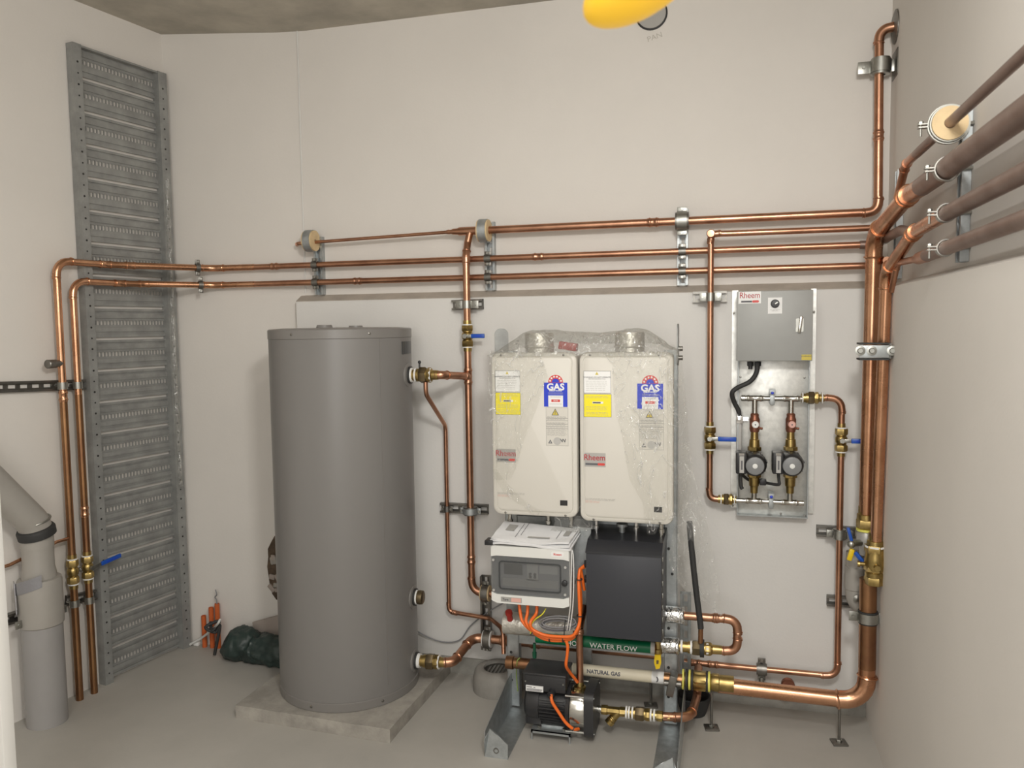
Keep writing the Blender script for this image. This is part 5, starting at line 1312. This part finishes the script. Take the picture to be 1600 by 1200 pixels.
# ------------------------------------------------------------------ manifolds wrapped in foil
p0_, p1_ = at(788, 972, 3.02), at(870, 984, 3.02); p1_.z = p0_.z
t = thing('foil_sleeve', p0_, 'dull foil-wrapped pipe sleeve under the left end of the controller box', 'pipe insulation', 'foil sleeves')
b = B(); b.lathe(p0_, p1_ - p0_, [(0, .03), (.002, .045), (.3, .045), (.302, .03)], 28); fin(b, 'foil', 'foil_dull', t)
b = B(); b.lathe(at(797, 968, 2.985), V((0, -.5, 1)), [(0, .012), (.03, .012), (.032, .015), (.045, .014), (.047, 0)], 12); tag(fin(b, 'drain_plug', 'red_cap'), 'small red plug on the dull foil sleeve at left', 'plug')
for u0, u1, v0, v1, rr, yy, lab in ((1030, 1069, 958.5, 962, .032, 3.06, 'bright foil sleeve at the right of the charcoal box, upper of two'), (1028, 1061, 1006.5, 1010, .031, 3.06, 'bright foil sleeve at the right of the charcoal box, lower of two')):
    p0_, p1_ = at(u0 - 20, v0, yy), at(u1, v1, yy); z_ = at((u0 + u1) / 2, (v0 + v1) / 2, yy).z; p0_.z = p1_.z = z_
    t = thing('foil_sleeve', p0_, lab, 'pipe insulation', 'foil sleeves')
    b = B(); L_ = (p1_ - p0_).length; b.lathe(p0_, X, [(0, rr), (L_ * .8, rr), (L_ - .012, rr * .99), (L_ - .010, rr * 1.06), (L_ - .004, rr * 1.06), (L_, rr * .95), (L_ + .002, rr * .5)], 28); fin(b, 'foil', 'foil', t)
    if v0 < 1000: zU, xU = z_, p1_.x
    else: zW, xW = z_, p1_.x
# right-hand copper loop
xl2 = at(1152, 990, 3.06).x
pipe('copper_pipe', 'copper loop right of the foil sleeves joining upper and lower sleeve', [V((xU - .01, 3.06, zU)), V((xl2, 3.06, zU)), V((xl2, 3.06, zW)), V((at(1118, 1016, 3.06).x, 3.06, zW))], .0155, [.035, .035], 'copper', elbows=(0, 1), sleeves=((0, .62, .03),))
union('large brass union with dark nut between lower foil sleeve and copper loop', V((xW + .002, 3.06, zW)), X, at(1136, 1016, 3.06).x - xW - .02, .027, rings=(.05, .28, .66))
b = B(); xx = at(1097, 1014, 3.0).x; b.band(V((at(1097, 1012, 3.06).x, 3.06, zW)), X, .026, .016, .008, 22); tag(fin(b, 'rubber_band', 'black_rubber'), 'black rubber ring standing proud on the large brass union', 'ring')
# black hose
hose = cable('black_hose', 'straight black hose hanging from the right heater down to a copper tail', [at(1077, 815, 3.03), at(1081, 860, 3.03), at(1088, 925, 3.035), at(1094, 972, 3.04), at(1095, 982, 3.04)], .0115, 'black_rubber', n=14)
pipe('copper_pipe', 'short copper tail below the black hose', [at(1095, 976, 3.04), at(1094.5, 1004, 3.045)], .0095, m_='copper_brown')

# ------------------------------------------------------------------ labelled pipes low on the frame
YG = 2.985
z1g = at(965, 1007, YG).z
hot = pipe('hot_water_pipe', 'copper hot water pipe with green flow label below the charcoal casing', [V((at(800, 985, YG).x + .16, YG, z1g)), V((at(1024, 1015, YG).x, YG, z1g))], .0215, m_='copper_brown')
b = B(); b.lathe(V((at(838, 990, YG).x, YG, z1g)), X, [(0, .0221), (at(1017, 1010, YG).x - at(838, 990, YG).x, .0221)], 28); gl = fin(b, 'flow_label', 'label_green', hot)
for s_, ua, ub in (('HOT', 885, 908), ('WATER FLOW', 918, 999)):
    xa_, xb_ = at(ua, 1005, YG - .023).x, at(ub, 1005, YG - .023).x
    tt = text(gl, s_, V(((xa_ + xb_) / 2, YG - .0226, z1g - .004)), .0275, 'label_white', xs=1.0 if s_ == 'HOT' else 1.02, bold=.0002)
b = B(); b.lathe(V((at(1017, 1010, YG).x, YG, z1g)), X, [(0, .0222), (.016, .0222)], 24); fin(b, 'label_end', 'label_grey', hot)
# hanging valve with yellow grip at its end
pvv = V((at(1028, 1013, YG).x, YG, z1g))
t = thing('isolating_valve', pvv - Z * .07, 'small isolating valve with yellow grip hanging at the end of the green label', 'valve')
b = B(); b.lathe(pvv + Z * .03, -Z, [(0, .012), (.03, .012), (.032, .016), (.05, .017), (.052, .012), (.06, .012)], 14); fin(b, 'body', 'brass', t)
b = B(); b.prism([(-.010, .0), (.012, .0), (.014, -.03), (.008, -.052), (-.006, -.056), (-.013, -.03)], pvv + V((0, -.022, -.018)), X, Z, (0, .012, 0)); fin(b, 'yellow_grip', 'handle_yellow', t)
b = B(); b.prism([(-.004, -.02), (.005, -.02), (.004, -.034), (-.004, -.036)], pvv + V((0, -.0226, -.018)), X, Z, (0, .001, 0)); fin(b, 'grip_recess', 'brass_dark', t)
# gas pipe
GYY = 3.068
zgl = at(935, 1049, GYY).z
gx_a, gx_b = at(792, 1028, GYY).x, at(1066, 1064, GYY).x
gas = pipe('gas_pipe', 'copper gas pipe with white labels crossing the foot of the frame', [V((gx_a, GYY, zgl)), V((gx_b, GYY, zgl))], .0225, m_='copper_brown', n=22)
b = B(); b.lathe(V((gx_a - .002, GYY, zgl)), X, [(0, .015), (.0, .026), (.03, .027), (.034, .0225)], 22); fin(b, 'pipe_cap', 'copper_brown', gas)
xa_, xb_, xc_, xd_ = at(854, 1037, GYY - .02).x, at(873, 1040, GYY - .02).x, at(1018, 1058, GYY - .02).x, at(1037, 1061, GYY - .02).x
b = B(); b.lathe(V((xb_, GYY, zgl)), X, [(0, .0232), (xc_ - xb_, .0232)], 28); gl = fin(b, 'gas_label', 'label_cream', gas)
for x0_, x1_, s_ in ((xa_, xb_, '('), (xc_, xd_, ')')):
    b = B(); b.lathe(V((x0_, GYY, zgl)), X, [(0, .0233), (x1_ - x0_, .0233)], 28); e_ = fin(b, 'label_end', 'label_white', gas)
    text(e_, s_, V(((x0_ + x1_) / 2, GYY - .0236, zgl + .003)), .019, 'ink', bold=.0018)
xn0, xn1 = at(915, 1050, GYY - .022).x, at(971, 1056, GYY - .022).x
text(gl, 'NATURAL GAS', V(((xn0 + xn1) / 2, GYY - .0226, zgl + .006)), .0205, 'ink', xs=.98, bold=.0009, rot=(PI / 2 - .2, 0, 0))
# tilted dark clamp plate on the gas pipe
p = at(1050, 1068, GYY - .03); b = B(); b.box(p, (.028, .06, .082), Matrix.Rotation(.22, 3, 'Y'), .002); b.cyl(p + X * -.03, p + X * .035, .012, n=14); tag(fin(b, 'pipe_bracket', 'zinc_dark'), 'dark tilted bracket plate where the gas pipe passes the right upright', 'bracket')
# brass fitting to the thick pipe
bx0 = at(1066, 1063, 3.09).x; bx1 = at(1134, 1070, 3.10).x; zz = at(1098, 1066, 3.09).z
t = thing('gas_union', V((bx0, 3.1, zz)), 'big brass union with yellow rings between gas pipe and thick copper pipe', 'pipe fitting')
L_ = bx1 - bx0
b = B(); b.lathe(V((bx0, 3.10, zz)), X, [(0, .028), (L_ * .14, .030), (L_ * .2, .037), (L_ * .62, .037), (L_ * .64, .03), (L_ * .70, .034), (L_ * .84, .034), (L_ * .86, .031), (L_ + .03, .0315)], 26); fin(b, 'body', 'brass', t)
b = B(); hexr(b, V((bx0 + L_ * .26, 3.10, zz)), X, L_ * .30, .0405); fin(b, 'nut', 'brass', t)
b = B(); b.lathe(V((bx0 + L_ * .72, 3.10, zz)), X, [(0, .034), (L_ * .1, .036), (L_ * .12, .034)], 6); fin(b, 'hex_collar', 'brass', t)
for q, mm in ((.02, 'tape_yellow'), (.17, 'tape_yellow'), (.62, 'tape_yellow'), (.1, 'black_rubber'), (.23, 'black_rubber'), (.57, 'black_rubber')):
    b = B(); b.band(V((bx0 + L_ * q, 3.10, zz)), X, .026, .0075, .0125 if mm == 'tape_yellow' else .0140, 26); fin(b, 'sealing_ring', mm, t)

# ------------------------------------------------------------------ booster pump
pz = at(850, 1103, 2.915).z
mx0, mx1 = at(817, 1100, 2.885).x, at(889, 1100, 2.885).x
PY = 2.955
pump = thing('booster_pump', V(((mx0 + mx1) / 2, PY, .03)), 'black electric booster pump with steel head on the floor under the frame', 'pump')
b = B(); b.lathe(V((mx0, PY, pz)), X, [(0, .055), (.01, .068), (.03, .072), (.06, .072), (.06, .064), (mx1 - mx0 - .012, .064), (mx1 - mx0 - .012, .07), (mx1 - mx0, .07)], 32); b.span((mx0 + .005, PY - .055, pz - .075), (mx0 + .07, PY + .055, pz - .02), .008); fin(b, 'motor', 'motor_paint', pump)
for k in range(13):
    a = math.radians(112 + k * 11.5); rad_ = V((0, math.cos(a - PI / 2 + PI) , math.sin(a - PI / 2 + PI)))
    a2 = math.radians(150 + k * 12); c_ = V((0, math.cos(a2), math.sin(a2)))
    rot = Matrix((X, c_, X.cross(c_))).transposed()
    b = B(); b.box(V(((mx0 + mx1) / 2 + .022, PY, pz)) + c_ * .069, (mx1 - mx0 - .085, .016, .004), rot); fin(b, 'cooling_fin', 'motor_paint', pump)
tz0, tz1 = at(850, 1080, 2.895).z, at(850, 1051, 2.895).z
b = B(); b.span((mx0 + .004, PY - .07, tz0), (at(884, 1065, 2.885).x, PY + .06, tz1 - .004), .008); tb = fin(b, 'terminal_box', 'motor_paint', pump)
b = B(); b.span((mx0 + .001, PY - .073, tz1 - .012), (at(885, 1065, 2.885).x, PY + .063, tz1), .005); fin(b, 'box_lid', 'motor_paint', tb)
for u_, v_ in ((821, 1064), (880, 1070)):
    b = B(); b.lathe(at(u_, v_, PY - .0705), FRONT, [(0, .004), (.002, .003), (.002, 0)], 8); fin(b, 'box_screw', 'zinc', tb)
a_, c_ = at(822, 1071, PY - .071), at(849, 1081, PY - .071)
b = B(); b.span((a_.x, PY - .0745, (a_.z + c_.z) / 2 - .010), (c_.x, PY - .070, (a_.z + c_.z) / 2 + .012)); npl = fin(b, 'type_plate', 'label_white', pump)
for k, (x0_, x1_, z_) in enumerate(((.05, .35, .007), (.45, .55, .006), (.05, .95, -.001), (.05, .9, -.006))):
    b = B(); w_ = c_.x - a_.x; zc_ = (a_.z + c_.z) / 2; b.span((a_.x + w_ * x0_, PY - .0752, zc_ + z_ - .0012), (a_.x + w_ * x1_, PY - .0744, zc_ + z_ + .0012)); fin(b, 'plate_print', 'ink', npl)
hx0, hx1, hx2 = at(889, 1110, 2.905).x, at(915, 1110, 2.905).x, at(929, 1110, 2.915).x
b = B(); b.lathe(V((hx0 - .012, PY, pz - .005)), X, [(0, .06), (.002, .082), (.016, .086), (.018, .06)], 30); fin(b, 'pump_flange', 'motor_paint', pump)
b = B(); b.lathe(V((hx0, PY, pz - .006)), X, [(0, .072), (.006, .078), (.010, .075), (hx1 - hx0, .075)], 34); hd = fin(b, 'steel_head', 'steel', pump)
b = B(); b.prism(rrect(.17, .178, .03, 4), (hx1 - .002, PY, pz - .004), Y, Z, (hx2 - hx1 + .004, 0, 0)); fin(b, 'end_plate', 'motor_paint', pump)
for sy_, sz_ in ((-.07, .07), (-.07, -.07), (.07, .07)):
    b = B(); b.cyl((hx0 - .01, PY + sy_, pz - .004 + sz_), (hx2 + .004, PY + sy_, pz - .004 + sz_), .0045, n=8); fin(b, 'tie_bolt', 'zinc', pump)
pbx0, pbx1 = at(832, 1140, 2.895).x, at(893, 1145, 2.895).x
zbp = at(862, 1144, PY - .085).z
b = B(); b.span((pbx0, PY - .085, zbp - .004), (pbx1, PY + .06, zbp)); b.span((pbx0, PY - .085, zbp - .012), (pbx1, PY - .082, zbp))
for x_ in (pbx0, pbx1 - .006): b.span((x_, PY - .085, 0), (x_ + .006, PY - .079, zbp)); b.span((x_, PY + .054, 0), (x_ + .006, PY + .06, zbp))
b.span((pbx0 + .02, PY - .05, zbp - .002), (pbx1 - .03, PY + .05, pz - .07)); bs = fin(b, 'base_plate', 'galv', pump)
for u_ in (843, 882):
    b = B(); q = at(u_, 1140, PY - .06); q.z = zbp - .001; hexr(b, q, Z, .008, .009); fin(b, 'base_bolt', 'zinc', bs)
b = B(); p = at(862, 1083, PY - .075); b.lathe(p, V((-.15, -1, -.3)), [(-.01, .014), (.012, .014), (.014, .010), (.022, .009)], 12); fin(b, 'cable_gland', 'black_plastic', pump)
cable('orange_cable', 'orange cable running from the pump motor gland down across the pump head', [at(861, 1085, PY - .09), at(863, 1097, PY - .10), at(873, 1113, PY - .10), at(884, 1129, PY - .10), at(896, 1139, PY - .095), at(904, 1139, PY - .07)], .0062, 'orange_cable', group='orange cables')
b = B(); b.band(at(896, 1139, PY - .096), V((1, 0, -.5)), .007, .004, .002, 12); tag(fin(b, 'cable_tie', 'black_plastic'), 'black cable tie at the lower end of the pump cable', 'cable tie')
# discharge
dxp = at(906, 1040, PY).x
zt0, zt1 = at(907, 1090, PY).z, at(907, 1068, PY).z
t = thing('pump_union', V((dxp, PY, zt0 - .02)), 'brass union on top of the pump head', 'pipe fitting')
b = B(); b.lathe(V((dxp, PY, zt0 - .02)), Z, [(0, .016), (.02, .016), (.022, .020), (.036, .020), (.038, .015), (.05, .0235), (.066, .0235), (.07, .0165), (.085, .014)], 20); fin(b, 'body', 'brass', t)
b = B(); hexr(b, V((dxp, PY, zt0 + .027)), Z, .018, .026); fin(b, 'hex_nut', 'brass', t)
pipe('copper_pipe', 'upright copper pipe from the pump union to behind the controller box', [V((dxp, PY, zt0 + .05)), V((dxp, PY, at(909, 985, PY).z)), V((dxp - .0, PY + .1, at(909, 962, PY).z))], .0138, [.04], 'copper', sleeves=((0, .97, .03),))
# suction line
SY = 2.958
zs = at(985, 1113.5, SY).z
XS = lambda u: at(u, 1115, SY).x
b = B(); b.cyl((XS(928), SY, zs), (XS(941), SY, zs), .0135, n=18); tag(fin(b, 'steel_nipple', 'steel'), 'short steel nipple between pump and brass strainer', 'pipe fitting')
t = thing('strainer', V((XS(957), SY, zs - .05)), 'brass Y-strainer on the pump suction side', 'strainer')
l0 = XS(940); l1 = XS(977)
b = B(); b.lathe(V((l0, SY, zs)), X, [(0, .0185), (.012, .0195), (.022, .0195), (.024, .016), ((l1 - l0) - .022, .016), ((l1 - l0) - .02, .0195), (l1 - l0, .0185)], 8); fin(b, 'body', 'brass', t)
dl = V((-.62, -.1, -.78)).normalized(); b = B(); b.lathe(V((XS(967), SY, zs)), dl, [(0, .015), (.045, .015), (.047, .018), (.062, .018), (.064, .013), (.068, 0)], 18); b.torus(V((XS(967), SY, zs)) + dl * .040, dl, .0152, .002, 18, 6); b.torus(V((XS(967), SY, zs)) + dl * .033, dl, .0152, .002, 18, 6); fin(b, 'strainer_leg', 'brass', t)
union('brass union with three white rings between strainer and suction elbow', V((XS(977), SY, zs)), X, XS(1030) - XS(977), .0245, rings=(.04, .12, .22, .76, .86))
b = B(); b.lathe(V((XS(1026), SY, zs)), X, [(0, .020), (.012, .021), (.022, .020), (.024, .015), (.05, .0145)], 8); tag(fin(b, 'brass_adapter', 'brass'), 'brass adapter at the start of the suction elbow', 'pipe fitting')
vx = at(1090, 1050, 3.15).x
pipe('copper_pipe', 'copper elbow lifting the suction line behind the big brass union', [V((XS(1036), SY, zs)), V((at(1076, 1124, 2.98).x, SY + .012, zs)), V((vx - .012, 3.06, at(1083, 1106, 3.06).z)), V((vx, 3.155, at(1087, 1086, 3.15).z)), V((vx, 3.155, zbt - .0)), V((vx, 3.25, zbt))], .0165, [.05, .04, .04, .03], 'copper', elbows=(0,), fm='copper')
# concrete ring and black tub on the floor
RC = V((at(741, 1060, 3.255).x + .110, 3.255, 0))
t = thing('concrete_ring', RC, 'round concrete kerb ring with a dark grate in its top left of the frame', 'floor drain')
b = B(); b.lathe(RC, Z, [(0, .110), (.06, .109), (.085, .102), (.098, .090), (.102, .070), (.098, .062), (.02, .058), (.02, 0)], 44); fin(b, 'ring', 'concrete_ring', t)
b = B(); b.lathe(RC + Z * .085, Z, [(0, .0605), (.004, .0605), (.004, .055), (.0, .055)], 30, True)
for k in range(7):
    x_ = -.048 + k * .016; h_ = math.sqrt(.057 ** 2 - x_ ** 2); b.box(RC + V((x_, 0, .087)), (.004, 2 * h_, .004), None)
fin(b, 'grate', 'zinc_dark', t)
BC = V((at(1083, 1100, 3.22).x, 3.235, 0))
t = thing('black_tub', BC, 'shallow black tub on the floor behind the big brass union', 'tub')
b = B(); b.lathe(BC, Z, [(0, .05), (.05, .066), (.075, .07), (.078, .066), (.075, .062), (.01, .046), (.01, 0)], 32); fin(b, 'shell', 'black_rubber', t)
b = B(); b.tube([at(869, 950, 2.95), at(869, 958, 2.95)], .02, 12); b.bm.free()
# green drain nipple and wire at the left upright
p = at(835, 1005, 3.0); b = B(); b.lathe(p, -Z, [(0, .006), (.035, .006), (.037, .009), (.06, .008), (.062, 0)], 10); tag(fin(b, 'drain_nipple', 'green_plastic'), 'small green plastic nipple below the dull foil sleeve', 'plug')
cable('earth_wire', 'thin green-yellow earth wire hanging in front of the left upright', [at(812, 1028, 3.04), at(808, 1034, 3.03), at(807, 1055, 3.085), at(809, 1080, 3.085)], .0022, 'green_wire')

# ------------------------------------------------------------------ clear film over the heaters
def sheet(rows, yf, nu, name, label, m_, amp, sc, cat='plastic film', sub=4):
    """rows of (v, u_left, u_right) on the plane returned by yf(u, v); wrinkled in depth"""
    b = B(); g = []
    R_ = []
    for (v0, a0, c0), (v1, a1, c1) in zip(rows, rows[1:]):
        for k in range(sub):
            t_ = k / sub; R_.append((v0 + (v1 - v0) * t_, a0 + (a1 - a0) * t_, c0 + (c1 - c0) * t_))
    R_.append(rows[-1])
    for v_, ua, ub in R_:
        row = []
        for i in range(nu + 1):
            u_ = ua + (ub - ua) * i / nu; y_ = yf(u_, v_)
            q = V((u_ * .06 * sc, v_ * .025 * sc, 0))
            y_ += -abs(noise.noise(q)) * amp - abs(noise.noise(q * 3.1)) * amp * .5
            row.append(b.bm.verts.new(at(u_, v_, y_)))
        g.append(row)
    for A, C in zip(g, g[1:]):
        for i in range(nu): b.bm.faces.new((A[i], A[i + 1], C[i + 1], C[i]))
    o = fin(b, name, m_, smooth=180); tag(o, label, cat); return o


yfr = lambda u, v: HF - .010
sheet([(548, 765, 845), (560, 764, 848), (588, 762, 856), (615, 761, 846), (640, 764, 838), (670, 768, 826), (695, 769, 816), (727, 770, 808), (745, 770, 800), (750, 771, 795)], yfr, 26, 'plastic_film', 'clear wrinkled film hanging over the left half of the left heater', 'film', .012, 1.0)
sheet([(733, 769, 775), (745, 771, 784), (770, 788, 806), (785, 806, 822), (800, 832, 848), (806, 846, 862)], yfr, 6, 'plastic_film', 'twisted rope of clear film slanting across the lower left heater', 'film', .014, 2.0)
sheet([(549, 940, 1060), (570, 957, 1066), (600, 957, 1070), (645, 962, 1074), (680, 972, 1076), (720, 978, 1078), (750, 984, 1079), (770, 995, 1078), (785, 1004, 1076), (805, 1006, 1066), (818, 1008, 1030), (835, 1012, 1024)], lambda u, v: HF - .010 + max(0, u - 1052) * .0045, 30, 'plastic_film', 'clear wrinkled film hanging over the right half of the right heater', 'film', .013, 1.0)
sheet([(690, 1066, 1077), (740, 1068, 1084), (770, 1066, 1091), (805, 1058, 1103), (840, 1050, 1110), (870, 1044, 1116), (900, 1052, 1121), (925, 1072, 1125), (945, 1108, 1127), (962, 1124, 1129), (970, 1126, 1130)], lambda u, v: 3.0 + (v - 690) * .0002, 22, 'plastic_film', 'loose tail of clear film hanging right of the heaters to the copper loop', 'film_tail', .03, .8)
sheet([(806, 862, 905), (815, 868, 925), (826, 862, 930), (833, 858, 900), (838, 862, 890)], lambda u, v: 2.93, 16, 'plastic_film', 'crumpled clear film tucked between left heater and controller box', 'film_tail', .02, 2.0)
# hood over the flue collars
b = B(); xs2 = [at(u_, 550, 2.9).x for u_ in range(766, 1062, 6)]; us = list(range(766, 1062, 6)); g = []
prof_ = [(766, 552), (778, 546), (795, 533), (812, 521), (825, 516), (862, 515.5), (890, 519), (925, 520), (955, 518), (975, 515), (1005, 515.5), (1022, 524), (1040, 538), (1060, 548)]


def pv_(u):
    for (a, c), (d, e) in zip(prof_, prof_[1:]):
        if a <= u <= d: return c + (e - c) * (u - a) / (d - a)
    return 550


for i, u_ in enumerate(us):
    ztop = at(u_, pv_(u_), 2.96).z; z0 = HZ1 - .012; row = []
    fl_ = 1.0
    for j, (fy, fz) in enumerate(((HF - .012, 0), (HF - .008, .16), (2.886, .45), (2.90, .8), (2.93, .97), (2.97, 1.0), (3.02, .98), (3.07, .8), (3.09, .45))):
        q = V((u_ * .05, j * .8, 4)); n_ = noise.noise_vector(q) * .010 + noise.noise_vector(q * 2.5) * .005
        row.append(b.bm.verts.new(V((xs2[i] + n_.x * .4, fy + n_.y * (.3 if j < 2 else 1), z0 + (ztop - z0) * fz + n_.z * (.6 if 0 < j < 8 else 0)))))
    g.append(row)
for A, C in zip(g, g[1:]):
    for j in range(len(A) - 1): b.bm.faces.new((A[j], A[j + 1], C[j + 1], C[j]))
tag(fin(b, 'plastic_film', 'film_hood', smooth=180), 'hood of clear film stretched over both flue collars', 'plastic film')

# ------------------------------------------------------------------ yellow lamp hanging near the camera
lp = at(1013, -40, 1.0)
t = thing('hanging_lamp', lp, 'glowing yellow lamp hanging from the ceiling close to the viewer', 'lamp')
b = B(); b.ball((0, 0, 0), 1, n=32, k=18)
ax3 = (RGT * .88 - DWN * .36).normalized(); up3 = (RGT * .30 + DWN * -.95).normalized()
for v in b.bm.verts:
    c = v.co.copy(); bul = 1 + .10 * c.x
    v.co = lp + ax3 * c.x * .084 + up3 * c.z * .056 * bul + FWD * c.y * .062
mm = mat('lamp_yellow', (0.86, 0.52, 0.03), 0.35); bn = mm.node_tree.nodes['Principled BSDF']
bn.inputs['Emission Color'].default_value = (1.0, 0.58, 0.04, 1); bn.inputs['Emission Strength'].default_value = 0.28; bn.inputs['Subsurface Weight'].default_value = 0.0
fin(b, 'globe', 'lamp_yellow', t)
b = B(); b.cyl(lp + up3 * .05, lp + up3 * .09, .03, .02, 20); fin(b, 'holder', 'black_plastic', t)
b = B(); b.tube([lp + up3 * .085, lp + V((.01, 0, .16)), V((lp.x + .012, lp.y, 2.99))], .005, 8); fin(b, 'flex', 'black_rubber', t)

# lettering becomes plain mesh
bpy.context.view_layer.update()
dg = bpy.context.evaluated_depsgraph_get()
for o in [o for o in COL.objects if o.type == 'FONT']:
    me = bpy.data.meshes.new_from_object(o.evaluated_get(dg)); nm = o.name
    n = bpy.data.objects.new('lettering_tmp', me); COL.objects.link(n)
    n.parent = o.parent; n.location = o.location; n.rotation_euler = o.rotation_euler; n.scale = o.scale
    for k in ('label', 'category', 'kind', 'group'):
        if k in o: n[k] = o[k]
    bpy.data.objects.remove(o); n.name = nm
